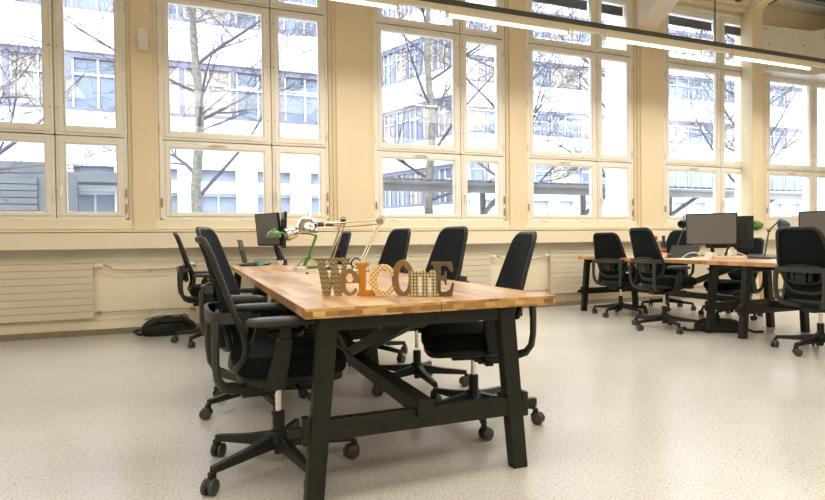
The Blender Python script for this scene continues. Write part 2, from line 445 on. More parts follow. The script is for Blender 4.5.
# white intercom-like box on the first narrow pier
o = MB().box(-.505, -.405, 6.90, 6.935, 3.12, 3.36).build('wall_box', M['white'], bevel=.006)
tag(o, 'small flat white sensor box high on the narrow window pier', 'wall box')
MB().cyl((-.42, 6.899, 3.33), .005, .006, 'y', 8).build('button', M['dark'], o)
MB().box(-.495, -.415, 6.897, 6.902, 3.135, 3.14).build('cover_seam', M['niche'], o)

# ------------------------------------------------------------------ radiators
def radiator(x0, x1, label):
    t = thing('radiator', label, 'radiator', ((x0+x1)/2, 6.95, .19), 0, None)
    hw = (x1-x0)/2
    zs = [0, .075, .15, .225, .30, .375, .45, .525]
    pm = MB()
    for z in zs: pm.box(-hw, hw, -.022, -.008, z+.0015, z+.0735)
    pm.box(-hw+.01, hw-.01, -.008, .02, .005, .59)
    pm.build('panel', M['rad'], t, bevel=.003)
    MB().box(-hw, hw, -.032, .03, .60, .612).build('top_grille', M['rad'], t, bevel=.002)
    for s in (-1, 1):
        MB().cyl((s*(hw+.035), .0, .565), .018, .05, 'x', 10).cyl((s*(hw+.075), .0, .565), .024, .035, 'x', 12).build('valve', M['white'], t)
        MB().cyl((s*(hw+.035), .0, .06), .014, .05, 'x', 10).cyl((s*(hw+.06), .0, .06), .02, .02, 'x', 6).build('return_valve', M['brass'], t)
radiator(-4.83, -.99, 'long ribbed cream panel radiator left of the black holdall, ending in open pipes')
radiator(.05, 3.87, 'long ribbed cream panel radiator behind the desk with the welcome letters')
radiator(4.86, 8.68, 'long ribbed cream panel radiator behind the second desk by the paired swivel chairs')
for (a, b, lab) in ((-.99, .05, 'thin heating pipes on the wall above the black holdall'), (3.87, 4.86, 'thin heating pipes on the wall section between the two desks')):
    t = thing('heating_pipe', lab, 'pipe', ((a+b)/2, 6.95, .7), 0); h = (b-a)/2
    MB().tube([(-h+.08, 0, .055), (-h+.14, 0, .05), (-h+.2, 0, .01), (-h+.3, 0, 0), (h-.3, 0, 0), (h-.2, 0, .01), (h-.12, 0, .05), (h-.08, 0, .055)], .008, 8).build('supply_pipe', M['steel'], t)
    MB().tube([(-h+.06, 0, -.45), (h-.06, 0, -.45)], .008, 8).build('return_pipe', M['steel'], t)
    MB().cyl((.05, .02, 0), .012, .05, 'y', 8).cyl((.05, .02, -.45), .012, .05, 'y', 8).build('pipe_clip', M['brass'], t)

# red sticker on the trunking
t = thing('warning_sticker', 'small red sticker with white marks on the cream wall trunking', 'sticker', (6.665, 6.868, .955), 0)
MB().box(-.06, .14, -.003, .002, 0, .058).build('sticker_face', M['red'], t)
m = MB()
# white letters: X E
m.beam((.03, -.0045, .017), (.062, -.0045, .042), .002, .007, (0, 1, 0)).beam((.03, -.0045, .042), (.062, -.0045, .017), .002, .007, (0, 1, 0))
m.box(-.03, -.02, -.005, -.003, .015, .044)
for z in (.015, .027, .038): m.box(-.03, -.002, -.005, -.003, z, z+.006)
m.build('white_marks', M['paper'], t)

# ------------------------------------------------------------------ painted duct in the top right bay
t = thing('ventilation_duct', 'off-white riveted sheet metal duct above the last window', 'duct', (9.05, 6.82, 3.81), 0)
poly = [(0, 0), (1.15, -.08), (2.0, -1.3), (3.3, -1.3), (3.3, .21), (0, .21)]
T = Matrix.Identity(4)
MB().prism(poly, 0, .77, plane='xy').build('duct_body', M['duct'], t, bevel=.008)
for (x, y, z) in [(x, -.07*x-.007, z) for (x, z) in ((.08, .70), (.16, .44), (.32, .12), (.95, .5), (.1, .05), (.9, .06))]+[(1.15+.85*q-.006, -.08-1.22*q-.006, z) for q, z in ((.12, .62), (.3, .66))]:
    MB().cyl((x, y, z), .018, .014, 'y', 10).build('rivet', M['steel'], t)
sm = MB().beam((1.15, -.085, .0), (1.15, -.085, .77), .025, .006, (0, 1, 0))
sm.build('seam_strip', M['duct'], t)

# ------------------------------------------------------------------ hanging luminaire line
YL = 5.30
t = thing('lighting_trunking', 'long dark suspended rail carrying the row of fluorescent lamps', 'lighting rail', (5, YL, 3.39), 0)
MB().box(-7.5, 8.5, -.028, .028, 0, .058).build('rail', M['rail'], t, bevel=.003)
MB().box(-7.5, 8.5, -.025, .025, -.052, 0).build('cover_strip', M['lampbody'], t, bevel=.003)
for x in (1.2, -3.4, 5.8): MB().tube([(x, 0, .05), (x, 0, ZC-3.39)], .009, 8).build('suspension_rod', M['rail'], t)
for i, x in enumerate((-3.55, -1.55, .45, 2.47, 4.46, 6.48, 8.50)):
    lab = ['fluorescent lamp with beige body', '', ''][0]
    names = ['first fluorescent batten of the rail, beyond the photo edge', 'second fluorescent batten of the rail, beyond the photo edge',
             'cream fluorescent batten cut by the photo top, beside the second window', 'cream fluorescent batten crossing the pier right of the tallest tree trunk window',
             'cream fluorescent batten in front of the haunched ceiling beam', 'cream fluorescent batten in front of the duct and corner pilaster', 'cream fluorescent batten at the rail end by the riveted duct']
    if i < 2: continue
    l = thing('fluorescent_lamp', names[i], 'lamp', (x, YL, 3.305), 0, 'fluorescent lamps along the suspended rail')
    m = MB(); m.prism([(-.026, 0), (.026, 0), (.034, .02), (.034, .07), (.028, .085), (-.028, .085), (-.034, .07), (-.034, .02)], 0, 1.5, plane='yz')
    m.build('lamp_body', M['lampbody'], l, bevel=.002)
    MB().cyl((.75, -.0, -.015), .015, 1.44, 'x', 12).build('fluorescent_tube', M['tube'], l)
    for s in (0.012, 1.488): MB().box(s-.012, s+.012, -.024, .024, -.034, .002).build('end_cap', M['white'], l, bevel=.003)
    ld = bpy.data.lights.new('tube_light', 'AREA'); ld.shape = 'RECTANGLE'; ld.size = 1.4; ld.size_y = .06; ld.energy = 26; ld.color = (1, .94, .84)
    lo = bpy.data.objects.new('tube_light', ld); COL.objects.link(lo); lo.parent = l; lo.location = (.75, 0, -.05)
# black track with spotlights above it
t = thing('spotlight_track', 'black ceiling track with spotlights at the top edge of the room', 'track light', (8.0, 5.0, 4.03), 0)
MB().box(-6, 5.5, -.05, .05, 0, .07).build('track', M['dark'], t, bevel=.004)
for x in (-4, 0, 4): MB().cyl((x, 0, (ZC-4.03+.07)/2), .01, ZC-4.03-.07, 'z', 8).build('track_rod', M['dark'], t)
for x in (-2.05, -1.72, 2.9):
    hd = MB(); Tm = Matrix.Translation((x, 0, -.12)) @ Matrix.Rotation(R(60), 4, 'Y')
    hd.lathe([(.03, -.08), (.045, -.06), (.05, .08), (.042, .08), (.038, -.03)], 14, Tm)
    hd.cyl((x, 0, -.03), .012, .08, 'z', 8)
    hd.build('spotlight', M['dark'], t)
t = thing('ceiling_pipe', 'red-brown pipe with a yellow band under the ceiling above the duct', 'pipe', (9.06, 4, 4.885), 0)
MB().tube([(0, -9, 0), (0, 2.78, 0)], .014, 10).build('pipe_run', M['redbrown'], t)
MB().tube([(0, 2.33, 0), (0, 2.5, 0)], .019, 10).build('yellow_band', M['yellow'], t)

# ------------------------------------------------------------------ desks
def desk(loc, label, inn=.035, inf=.09):
    L_ = 2.28; Wd = 1.104
    t = thing('trestle_desk', label, 'desk', loc, 0)
    for k in (0, 1):
        m = MB(); x0 = k*Wd/2+.001; x1 = (k+1)*Wd/2-.001
        vs = [Vector((x, y, z)) for z in (.71, .75) for y in (0.002, L_-.002) for x in (x0, x1)]
        m.add(vs, [(0, 2, 3, 1), (4, 5, 7, 6)], 0); m.add(vs, [(0, 1, 5, 4), (2, 6, 7, 3)], 1); m.add(vs, [(0, 4, 6, 2), (1, 3, 7, 5)], 2)
        m.build('table_top', [M['top'], M['topside'], M['topedge']], t, bevel=.002)
    cx = .487
    for y in (inn, L_-inf-.055):
        y1 = y+.055
        for s in (-1, 1):
            lo = [(cx+s*.487, y, 0), (cx+s*.417, y, 0), (cx+s*.417, y1, 0), (cx+s*.487, y1, 0)]
            hi = [(cx+s*.425, y, .709), (cx+s*.35, y, .709), (cx+s*.35, y1, .709), (cx+s*.425, y1, .709)]
            MB().hexa(lo, hi).build('leg', M['leg'], t, bevel=.003)
        MB().box(cx-.352, cx+.352, y+.008, y1-.004, .655, .709).build('top_rail', M['leg'], t, bevel=.002)
        # cross rail through the legs, with tenons and wedges
        MB().box(cx-.395, cx+.395, y+.006, y1-.006, .235, .315).build('cross_rail', M['leg'], t, bevel=.002)
        MB().box(cx-.545, cx-.397, y+.014, y1-.014, .258, .292).build('tenon', M['leg'], t, bevel=.002)
        MB().box(cx+.397, cx+.545, y+.014, y1-.014, .258, .292).build('tenon', M['leg'], t, bevel=.002)
        for s in (-1, 1):
            xx = cx+s*.478
            MB().box(xx-.014, xx+.014, y+.002, y1-.002, .225, .33).build('wedge', M['leg'], t, bevel=.003)
    ya, yb = inn+.01, L_-inf-.01; ym = L_/2
    MB().box(cx-.036, cx+.036, ya-.03, yb+.03, .285, .352).build('stretcher', M['leg'], t, bevel=.003)
    MB().beam((cx, ym+.03, .33), (cx, ya+.05, .685), .055, .062).build('strut', M['leg'], t, bevel=.002)
    MB().beam((cx, ym-.03, .33), (cx, yb-.05, .685), .055, .062).build('strut', M['leg'], t, bevel=.002)
    return t
desk((.385, 2.08, 0), 'butcher block trestle desk carrying the welcome letter sign')
desk((.385, 4.362, 0), 'butcher block trestle desk continuing behind the first one, with desk lamps on it')
desk((4.97, 4.17, 0), 'butcher block trestle desk with the large tilted monitor and bottle on it', .15, .05)
desk((4.97, 1.888, 0), 'butcher block trestle desk behind the swivel chair at the right photo edge', .05, .17)

# ------------------------------------------------------------------ swivel chairs
CM = {}
def chair_meshes():
    # seat cushion
    def cushion(hx, hy, z0, z1, r, nx=26, nz=8, droop=.02):
        m = MB(); vs = []; fs = []
        k = 40
        prof = []
        for i in range(nz+1):
            a = -PI/2+PI*i/nz; prof.append((math.cos(a), math.sin(a)))
        zc = (z0+z1)/2; hz = (z1-z0)/2
        rows = []
        for (c, s) in [(0, -1)]+[(c, s) for c, s in prof]+[(0, 1)]:
            row = []
            for j in range(k):
                a = 2*PI*j/k; ca, sa = math.cos(a), math.sin(a)
                e = 2/3.6
                bx = abs(ca)**e*(1 if ca >= 0 else -1); by = abs(sa)**e*(1 if sa >= 0 else -1)
                ins = (1-r)+r*c if c > 0 or abs(s) < 1 else (1-r)
                if c == 0 and (s in (1, -1)): ins = (1-r)*.0 if row is None else (1-r)
                x = hx*bx*ins; y = hy*by*ins
                z = zc+hz*(abs(s)**.8*(1 if s >= 0 else -1))
                z += -droop*max(0, (x/hx))**3 + .008*(y/hy)**2
                row.append((x, y, z))
            rows.append(row)
        o = []
        for row in rows: vs += row
        for i in range(len(rows)-1):
            for j in range(k): fs.append((i*k+j, i*k+(j+1) % k, (i+1)*k+(j+1) % k, (i+1)*k+j))
        fs.append(tuple(range(k-1, -1, -1))); fs.append(tuple((len(rows)-1)*k+j for j in range(k)))
        return m.add(vs, fs)
    CM['seat'] = cushion(.238, .245, .438, .53, .12).mesh('seat', M['fabric'], smooth=60)
    CM['seat_shell'] = cushion(.225, .215, .40, .455, .15).mesh('seat_shell', M['plastic'], smooth=60)
    m = MB(); m.box(-.13, .13, -.075, .075, .365, .41); m.box(-.16, -.02, -.05, .05, .335, .37)
    m.cyl((.06, -.15, .375), .009, .16, 'y', 8).cyl((.06, -.235, .375), .02, .03, 'y', 10).cyl((-.03, .15, .375), .009, .16, 'y', 8).box(-.05, -.01, .2, .25, .368, .382)
    CM['mechanism'] = m.mesh('mechanism', M['plastic'])
    # backrest
    z0, z1 = .50, 1.045  # backrest height range
    def cx(t): return -.185-.02*math.sin(min(1, t*2.2)*PI)*-1 - .125*max(0, t-.12)**1.25/(.88**1.25)
    def hw(t):
        base = .165+.065*math.sin(min(1, t/.45)*PI/2) - .055*max(0, (t-.45)/.55)
        r = .12
        d = min(t, 1-t)*(z1-z0); rr = .055 if t > .5 else .10
        if d < rr: base -= rr-math.sqrt(max(0, rr*rr-(rr-d)**2))
        return base
    def bend(y): return .55*y*y
    rows = 22; cols = 14; vs = []; fs = []
    ts = [i/rows for i in range(rows+1)]
    ts = [.5-.5*math.cos(PI*t) for t in ts]
    for side, th in ((0, .012), (1, -.012)):
        for t in ts:
            for j in range(cols+1):
                f = -1+2*j/cols; y = f*(hw(t)-.006); ed = 1-abs(f)**8
                vs.append((cx(t)+bend(y)+th*(.3+.7*ed), y, z0+t*(z1-z0)))
    n = (rows+1)*(cols+1); c1 = cols+1
    for i in range(rows):
        for j in range(cols):
            a = i*c1+j; fs.append((a, a+1, a+c1+1, a+c1)); fs.append((n+a, n+a+c1, n+a+c1+1, n+a+1))
    for i in range(rows):
        for j in (0, cols):
            a = i*c1+j; fs.append((a, a+c1, n+a+c1, n+a))
    for j in range(cols):
        for i in (0, rows):
            a = i*c1+j; fs.append((a, n+a, n+a+1, a+1))
    CM['backrest'] = MB().add(vs, fs).mesh('backrest', M['mesh'], smooth=50)
    # perimeter frame: flat strip running around the outline, behind the fabric
    pts = []
    for t in ts: pts.append((cx(t)+bend(hw(t))-.012, hw(t)-.004, z0+t*(z1-z0)))
    top = [(cx(1)+bend(y)-.012, y, z1) for y in (hw(1)*.5, 0, -hw(1)*.5)]
    neg = [(p[0], -p[1], p[2]) for p in reversed(pts)]
    bot = [(cx(0)+bend(y)-.012, y, z0) for y in (-hw(0)*.5, 0, hw(0)*.5)]
    loop = pts+top+neg+bot
    CM['back_frame'] = MB().tube(loop, .017, 8, closed=True, flat=.75).mesh('back_frame', M['plastic'], smooth=60)
    # lower ring on the back frame and lumbar gear
    m = MB(); m.tube([(-.215, -.13, .60), (-.222, -.05, .585), (-.222, .05, .585), (-.215, .13, .60), (-.225, .15, .66), (-.24, .13, .725), (-.245, 0, .73), (-.24, -.13, .725), (-.225, -.15, .66)], .013, 8, closed=True)
    m.box(-.262, -.22, -.045, .045, .59, .70); m.box(-.255, -.22, -.09, -.06, .60, .68); m.box(-.255, -.22, .06, .09, .60, .68)
    m.cyl((-.25, 0, .635), .03, .03, 'x', 12)
    CM['lumbar_support'] = m.mesh('lumbar_support', M['plastic'], smooth=50)
    # carrier loop: band round the back, down, and forward under the seat
    m = MB()
    band = []
    for i in range(25):
        a = R(-90+180*i/24); sn = math.sin(a); cs_ = math.cos(a)
        band.append((-.205-.088*abs(cs_)**.45, .222*abs(sn)**.62*(1 if sn > 0 else -1), .70))
    def ribbon(m, path, half_h, th):
        # vertical ribbon following path in plan, th thick
        k = len(path); vs = []; fs = []
        for i, p in enumerate(path):
            p0 = Vector(path[max(i-1, 0)]); p1 = Vector(path[min(i+1, k-1)]); d = (p1-p0); d.z = 0; d.normalize(); nrm = Vector((-d.y, d.x, 0))
            P = Vector(p); h = half_h
            vs += [P-nrm*th/2-Vector((0, 0, h)), P+nrm*th/2-Vector((0, 0, h)), P+nrm*th/2+Vector((0, 0, h)), P-nrm*th/2+Vector((0, 0, h))]
        for i in range(k-1):
            for j in range(4): fs.append((i*4+j, i*4+(j+1) % 4, (i+1)*4+(j+1) % 4, (i+1)*4+j))
        fs += [(3, 2, 1, 0), tuple((k-1)*4+j for j in range(4))]
        m.add(vs, fs)
    ribbon(m, band, .022, .016)
    for s in (-1, 1):
        path = [(-.272, s*.203, .69), (-.276, s*.205, .60), (-.276, s*.203, .52), (-.268, s*.195, .46), (-.245, s*.176, .42), (-.205, s*.145, .40), (-.15, s*.10, .392), (-.07, s*.05, .388)]
        m.tube(path, [.020, .017, .016, .017, .018, .019, .02, .02], 8, flat=1.2, up=(1, 0, 0.001))
    CM['back_bracket'] = m.mesh('back_bracket', M['plastic2'], smooth=40)
    # armrests
    for s, nm in ((-1, 'R'), (1, 'L')):
        m = MB()
        m.hexa([(-.02, s*.10, .375), (.06, s*.10, .375), (.06, s*.10, .40), (-.02, s*.10, .40)], [(-.04, s*.262, .40), (.03, s*.262, .40), (.03, s*.262, .43), (-.04, s*.262, .43)])
        m.hexa([(-.05, s*.255, .40), (.03, s*.255, .40), (.03, s*.283, .40), (-.05, s*.283, .40)], [(.0, s*.258, .60), (.062, s*.258, .60), (.062, s*.286, .60), (.0, s*.286, .60)])
        m.hexa([(.008, s*.263, .60), (.054, s*.263, .60), (.054, s*.281, .60), (.008, s*.281, .60)], [(.016, s*.263, .655), (.058, s*.263, .655), (.058, s*.281, .655), (.016, s*.281, .655)])
        m.box(-.03, .09, s*.262-.02, s*.282+.02, .643, .655)
        CM['arm_post'+nm] = m.mesh('arm_post', M['plastic'])
        m = MB(); vs = []; fs = []; k = 24
        for (ins, z) in ((.85, .655), (1, .662), (1, .676), (.93, .685), (.7, .688)):
            for j in range(k):
                a = 2*PI*j/k; ca, sa = math.cos(a), math.sin(a); e = 2/3.2
                vs.append((.015+.135*ins*abs(ca)**e*(1 if ca > 0 else -1), s*.272+.045*ins*abs(sa)**e*(1 if sa > 0 else -1), z-.006*(ca > .6)*ca))
        for i in range(4):
            for j in range(k): fs.append((i*k+j, i*k+(j+1) % k, (i+1)*k+(j+1) % k, (i+1)*k+j))
        fs += [tuple(range(k-1, -1, -1)), tuple(4*k+j for j in range(k))]
        CM['arm_pad'+nm] = m.add(vs, fs).mesh('arm_pad', M['plastic2'], smooth=60)
    CM['gas_lift'] = MB().cyl((0, 0, .31), .0145, .15, 'z', 16).mesh('gas_lift', M['chrome'])
    CM['lift_sleeve'] = MB().cyl((0, 0, .19), .027, .12, 'z', 18).cyl((0, 0, .085), .022, .05, 'z', 14).mesh('lift_sleeve', M['plastic'])
    CM['lift_foot'] = MB().cyl((0, 0, .068), .0185, .02, 'z', 14).mesh('lift_foot', M['chrome'])
    m = MB(); m.lathe([(.02, .10), (.045, .10), (.055, .12), (.05, .15), (.035, .165)], 20)
    CM['base_hub'] = m.mesh('base_hub', M['plastic'])
    m = MB()
    sec = lambda x, w_, z0_, z1_: [(x, -w_, z0_), (x, w_, z0_), (x, w_*.75, z1_), (x, -w_*.75, z1_)]
    m.hexa(sec(.03, .027, .095, .155), sec(.17, .021, .088, .128)); m.hexa(sec(.17, .021, .088, .128), sec(.337, .016, .080, .108))
    m.box(.322, .349, -.013, .013, .062, .085)
    CM['base_leg'] = m.mesh('base_leg', M['plastic'], smooth=30)
    m = MB(); m.cyl((0, 0, .066), .009, .03, 'z', 8)
    m.prism([(-.022, .03), (-.026, .044), (-.018, .058), (0, .066), (.022, .064), (.038, .05), (.042, .034), (.034, .034), (.028, .028), (0, .02)], -.007, .007, plane='xz')
    CM['caster'] = m.mesh('caster', M['plastic'])
    m = MB(); T = Matrix.Rotation(PI/2, 4, 'X')
    m.lathe([(.025, -.0105), (.0315, -.007), (.0315, .007), (.025, .0105)], 22, T, 1); m.lathe([(.006, -.0085), (.020, -.0085), (.0252, -.0103), (.0252, .0103), (.020, .0085), (.006, .0085)], 22, T, 0)
    CM['wheel'] = m.mesh('wheel', [M['rubber'], M['tread']])
chair_meshes()

def chair(x, y, facing, base, label, lift=0., back_lift=None, group='black swivel chairs at the desks', arms=True):
    t = thing('swivel_chair', label, 'chair', (x, y, 0), R(facing), group)
    up = (0, 0, lift)
    for k in ('seat', 'seat_shell', 'mechanism', 'backrest', 'back_frame', 'lumbar_support', 'back_bracket', 'gas_lift'):
        dz = back_lift if back_lift is not None and k in ('backrest', 'back_frame', 'lumbar_support') else lift
        o = obj(k, CM[k], t, (.045 if k in ('seat', 'seat_shell') else 0, 0, dz), bevel=.004 if k == 'mechanism' else 0)
    if arms:
        for s in 'RL': al = (-.05, 0, .012 if lift > -.05 else lift); obj('arm_post', CM['arm_post'+s], t, al, bevel=.004); obj('arm_pad', CM['arm_pad'+s], t, al)
    for k in ('lift_sleeve', 'lift_foot', 'base_hub'): obj(k, CM[k], t)
    for i in range(5):
        a = R(base+72*i-facing)
        obj('base_leg', CM['base_leg'], t, (0, 0, 0), (0, 0, a), bevel=.003)
        rr = random.uniform(0, 2*PI)
        c = obj('caster', CM['caster'], t, (.336*math.cos(a), .336*math.sin(a), 0), (0, 0, rr))
        for s in (-1, 1): obj('wheel', CM['wheel'], c, (.014, s*.0165, .0316))
    return t
chair(.35, 2.55, 2, 67, 'black swivel chair tucked under the near corner of the welcome letter desk', 0, -.035)
chair(.375, 3.55, -16, 63, 'black swivel chair directly behind the one at the near desk corner', .03)
chair(.17, 6.02, 4, 20, 'black swivel chair standing beside the black holdall near the radiator', .035)
chair(1.45, 2.80, 165, 35, 'black swivel chair whose backrest rises beside the letter E side desk corner', -.02)
chair(1.42, 3.57, 185, 340, 'black swivel chair with its backrest directly above the letter E of the sign', .03)
chair(1.41, 4.61, 188, 10, 'black swivel chair with its backrest just right of the bent nickel lamp arm', .04)
chair(1.265, 5.98, 183, 30, 'black swivel chair glimpsed between the two nickel lamp arms', .035)
chair(5.15, 5.82, 12, 55, 'black swivel chair at the corner of the second desk nearest the radiator', .005)
chair(4.79, 4.74, -8, 33, 'black swivel chair with grey armrest in front of the dark bottle', .045)
chair(5.0, 3.23, 1, 39, 'large black swivel chair close to the photo edge, seen from behind', .015)
chair(6.16, 6.05, 185, 12, 'black swivel chair half hidden behind the large tilted monitor', .035)
chair(6.22, 5.08, 175, 48, 'low black swivel chair behind the white cables and adapters', -.08)

# ------------------------------------------------------------------ letter sign
def arc(cx, cz, rx, rz, a0, a1, n=20): return [(cx+rx*math.cos(R(a0+(a1-a0)*i/n)), cz+rz*math.sin(R(a0+(a1-a0)*i/n))) for i in range(n+1)]
sign = thing('letter_sign', 'freestanding wooden letters spelling WeLCOmE in mixed patterns on the desk', 'letter sign', (.5573, 2.5536, .75), R(-30.74))
mm = lambda pts: [(a/1000, b/1000) for a, b in pts]
pw_ = pattern_mat('letter_wave_print', 'waves', (.36, .29, .14), (.03, .022, .012))
pp_ = pattern_mat('letter_plaid_print', 'plaid', (.62, .56, .32), (.07, .05, .02))
pd_ = pattern_mat('letter_dot_print', 'dots', (.86, .70, .38), (.66, .31, .04))
L1 = mat('letter_bronze', (.33, .20, .07), .4, .2, var=.12); L2 = mat('letter_orange', (.58, .24, .015), .4, var=.04)
L3 = mat('letter_brown', (.27, .17, .065), .4, .2, var=.1); L4 = mat('letter_taupe', (.14, .10, .055), .45, .1, var=.08)
Wp = mm([(-33, 172), (19, 172), (19, 158), (11, 153), (32, 62), (43, 112), (33, 153), (25, 158), (27, 172), (77, 172), (77, 158), (68, 153), (83, 78), (97, 152), (84, 158), (82, 172), (128, 172), (128, 158), (115, 152), (88, 0), (58, 0), (46, 62), (32, 0), (3, 0), (-22, 153), (-33, 158)])
def letter(poly, y0, y1, m, lab=None, holes=None):
    o = MB().prism(poly, y0, y1, plane='xz', holes=holes).build('letter', m, sign, bevel=.0012)
    if lab: o['label'] = lab
letter(Wp, -.012, .008, pw_, 'letter W, tan with dark wave print')
# e
outer = [(p[0], p[1]) for p in arc(130, 61, 47, 61, 0, 320, 36)]
e_out = arc(130, 62, 46, 61, -2, 180, 20)+arc(130, 62, 46, 61, 180, 318, 16)
e_in = arc(133, 60, 25, 42, 312, 188, 14)
epoly = e_out+[(158, 38)]+e_in+[(109, 58), (176, 58)]
letter(mm(epoly), -.018, -.004, L1, 'lowercase letter e, plain bronze', [mm(arc(131, 82, 18, 20, 0, 360, 18)[:-1])])
Lp = mm([(155, 148), (217, 148), (217, 138), (205, 132), (201, 124), (201, 26), (226, 26), (236, 44), (243, 42), (243, 0), (161, 0), (161, 10), (170, 16), (170, 130), (155, 138)])
letter(Lp, -.009, .011, L2, 'letter L, plain orange')
c_out = arc(283, 71, 61, 72, 42, 318, 34); c_in = arc(287, 71, 33, 48, 312, 48, 26)
cp = c_out+[(334, 44), (322, 34)]+c_in[0:]+[(318, 100), (333, 96)]
cp = arc(283, 71, 61, 72, 35, 318, 34)+[(334, 38), (318, 50)]+arc(287, 71, 33, 48, 318, 40, 26)+[(316, 94), (330, 88)]
letter(mm(cp), -.018, -.003, pd_, 'letter C, yellow orange with pale dots')
letter(mm(arc(372, 79, 50, 83, 0, 360, 44)[:-1]), -.010, .010, L3, 'letter O, plain brown', [mm(arc(375, 78, 24, 58, 0, 360, 32)[:-1])])
mp = mm([(401, 108), (401, 96), (409, 90), (409, 20), (401, 14), (401, 0), (449, 0), (449, 14), (442, 20), (442, 76)]+arc(450, 78, 8, 13, 180, 0, 6)+[(458, 20), (453, 14), (453, 0), (491, 0), (491, 14), (486, 20), (486, 76)]+arc(493, 78, 8, 13, 180, 0, 6)+[(501, 20), (496, 14), (496, 0), (532, 0), (532, 14), (526, 20), (526, 84)]+arc(505, 92, 21, 24, 0, 140, 8)+[(484, 102)]+arc(463, 92, 19, 24, 40, 140, 8)+[(445, 102), (438, 112), (420, 112)])
letter(mp, -.019, -.005, pp_, 'lowercase letter m, beige with dark check')
Ep = mm([(500, 151), (588, 151), (596, 112), (586, 106), (572, 128), (562, 134), (540, 134), (540, 88), (556, 92), (560, 110), (566, 110), (566, 50), (560, 50), (556, 66), (540, 72), (540, 20), (562, 20), (580, 30), (592, 62), (600, 58), (590, 0), (500, 0), (500, 12), (510, 18), (510, 134), (500, 140)])
letter(Ep, -.006, .014, L4, 'letter E, plain dark taupe')

# ------------------------------------------------------------------ things on the first desk row
def lamp_head(m, c, d, rad, ln, mi=0, n=22):
    """bell shaped shade with its opening facing direction d"""
    d = Vector(d).normalized(); q = d.to_track_quat('Z', 'Y').to_matrix().to_4x4(); T = Matrix.Translation(Vector(c)) @ q
    pr = [(.012, -ln), (.022, -ln), (.026, -ln*.8), (.03, -ln*.72)]
    for i in range(9):
        a = i/8*PI/2; pr.append((.03+(rad-.03)*math.sin(a), -ln*.7*math.cos(a)))
    pr += [(rad*1.02, .004), (rad*.97, .004)]
    for i in range(8, -1, -1):
        a = i/8*PI/2; pr.append((.02+(rad-.026)*math.sin(a), -ln*.66*math.cos(a)+.002))
    m.lathe(pr, n, T, mi)

def disc(m, c, r, h): m.lathe([(r*.96, 0), (r, h*.3), (r, h*.7), (r*.9, h)], 28, Matrix.Translation(Vector(c)))
# green desk lamp
t = thing('desk_lamp', 'green desk lamp with a round foot and small domed shade', 'desk lamp', (1.0, 5.22, .75), 0, 'desk lamps')
m = MB(); disc(m, (0, 0, 0), .115, .024); m.build('lamp_base', M['green'], t)
m = MB(); m.tube([(-.03, 0, .02), (-.02, 0, .05), (.0, 0, .09)], .016, 10).tube([(.0, 0, .07), (.085, 0, .30)], .012, 10); m.build('lamp_arm', M['green'], t)
MB().tube([(.085, .0, .30), (.02, .04, .32), (-.10, .05, .325), (-.22, .02, .325), (-.28, 0, .33)], .010, 8).build('upper_arm', M['green'], t)
m = MB(); lamp_head(m, (-.30, 0, .29), (0, 0, -1), .066, .078); m.build('lamp_shade', M['green'], t)
# second lamp: chrome head on nickel arm (smaller head)
t = thing('desk_lamp', 'chrome headed desk lamp pointing towards the green domed shade', 'desk lamp', (1.19, 5.2, .75), 0, 'desk lamps')
m = MB(); disc(m, (0, 0, 0), .09, .02); m.build('lamp_base', M['chrome'], t)
m = MB(); m.tube([(-.012, -.0, .02), (.13, .0, .42)], .008, 8).tube([(.022, .0, .02), (.164, .0, .42)], .008, 8); m.build('lamp_arm', M['brasstube'], t)
m = MB(); m.cyl((.145, 0, .43), .028, .03, 'y', 14); m.tube([(.12, 0, .41), (.115, 0, .455), (.15, 0, .475), (.18, 0, .45)], .004, 6); m.build('joint', M['rail'], t)
MB().tube([(.145, 0, .43), (-.16, -.06, .38), (-.24, -.08, .35)], .010, 8).build('upper_arm', M['brasstube'], t)
m = MB(); lamp_head(m, (-.40, -.11, .305), (-.9, -.12, -.28), .058, .15); m.build('lamp_shade', M['chrome'], t)
# third lamp: nickel anglepoise with the big chrome head
t = thing('desk_lamp', 'long-armed nickel lamp with a large shiny chrome head behind the letters', 'desk lamp', (1.244, 4.36, .75), 0, 'desk lamps')
m = MB(); disc(m, (0, 0, 0), .085, .022); m.cyl((0, 0, .04), .02, .05); m.build('lamp_base', M['brasstube'], t)
m = MB()
for d in (-.012, .012): m.tube([(d, 0, .04), (.227+d, .14, .40)], .0065, 8)
m.build('lamp_arm', M['brasstube'], t)
m = MB(); m.cyl((.227, .14, .405), .03, .026, 'y', 14); m.tube([(.20, .13, .39), (.19, .13, .43), (.22, .13, .455), (.26, .13, .44), (.265, .13, .41)], .004, 6); m.build('joint', M['brasstube'], t)
m = MB()
for z in (0, .034): m.tube([(.227, .14, .385+z), (-.02, .30, .365+z*1.1), (-.12, .36, .385+z*.3)], .0055, 8)
m.build('upper_arm', M['brasstube'], t)
m = MB(); m.cyl((-.14, .39, .385), .014, .07, 'x', 12).cyl((-.21, .43, .39), .02, .05, 'x', 12); m.build('head_joint', M['rail'], t)
m = MB(); lamp_head(m, (-.32, .49, .345), (-.22, -.12, -1), .098, .155); m.build('lamp_shade', M['chrome'], t)

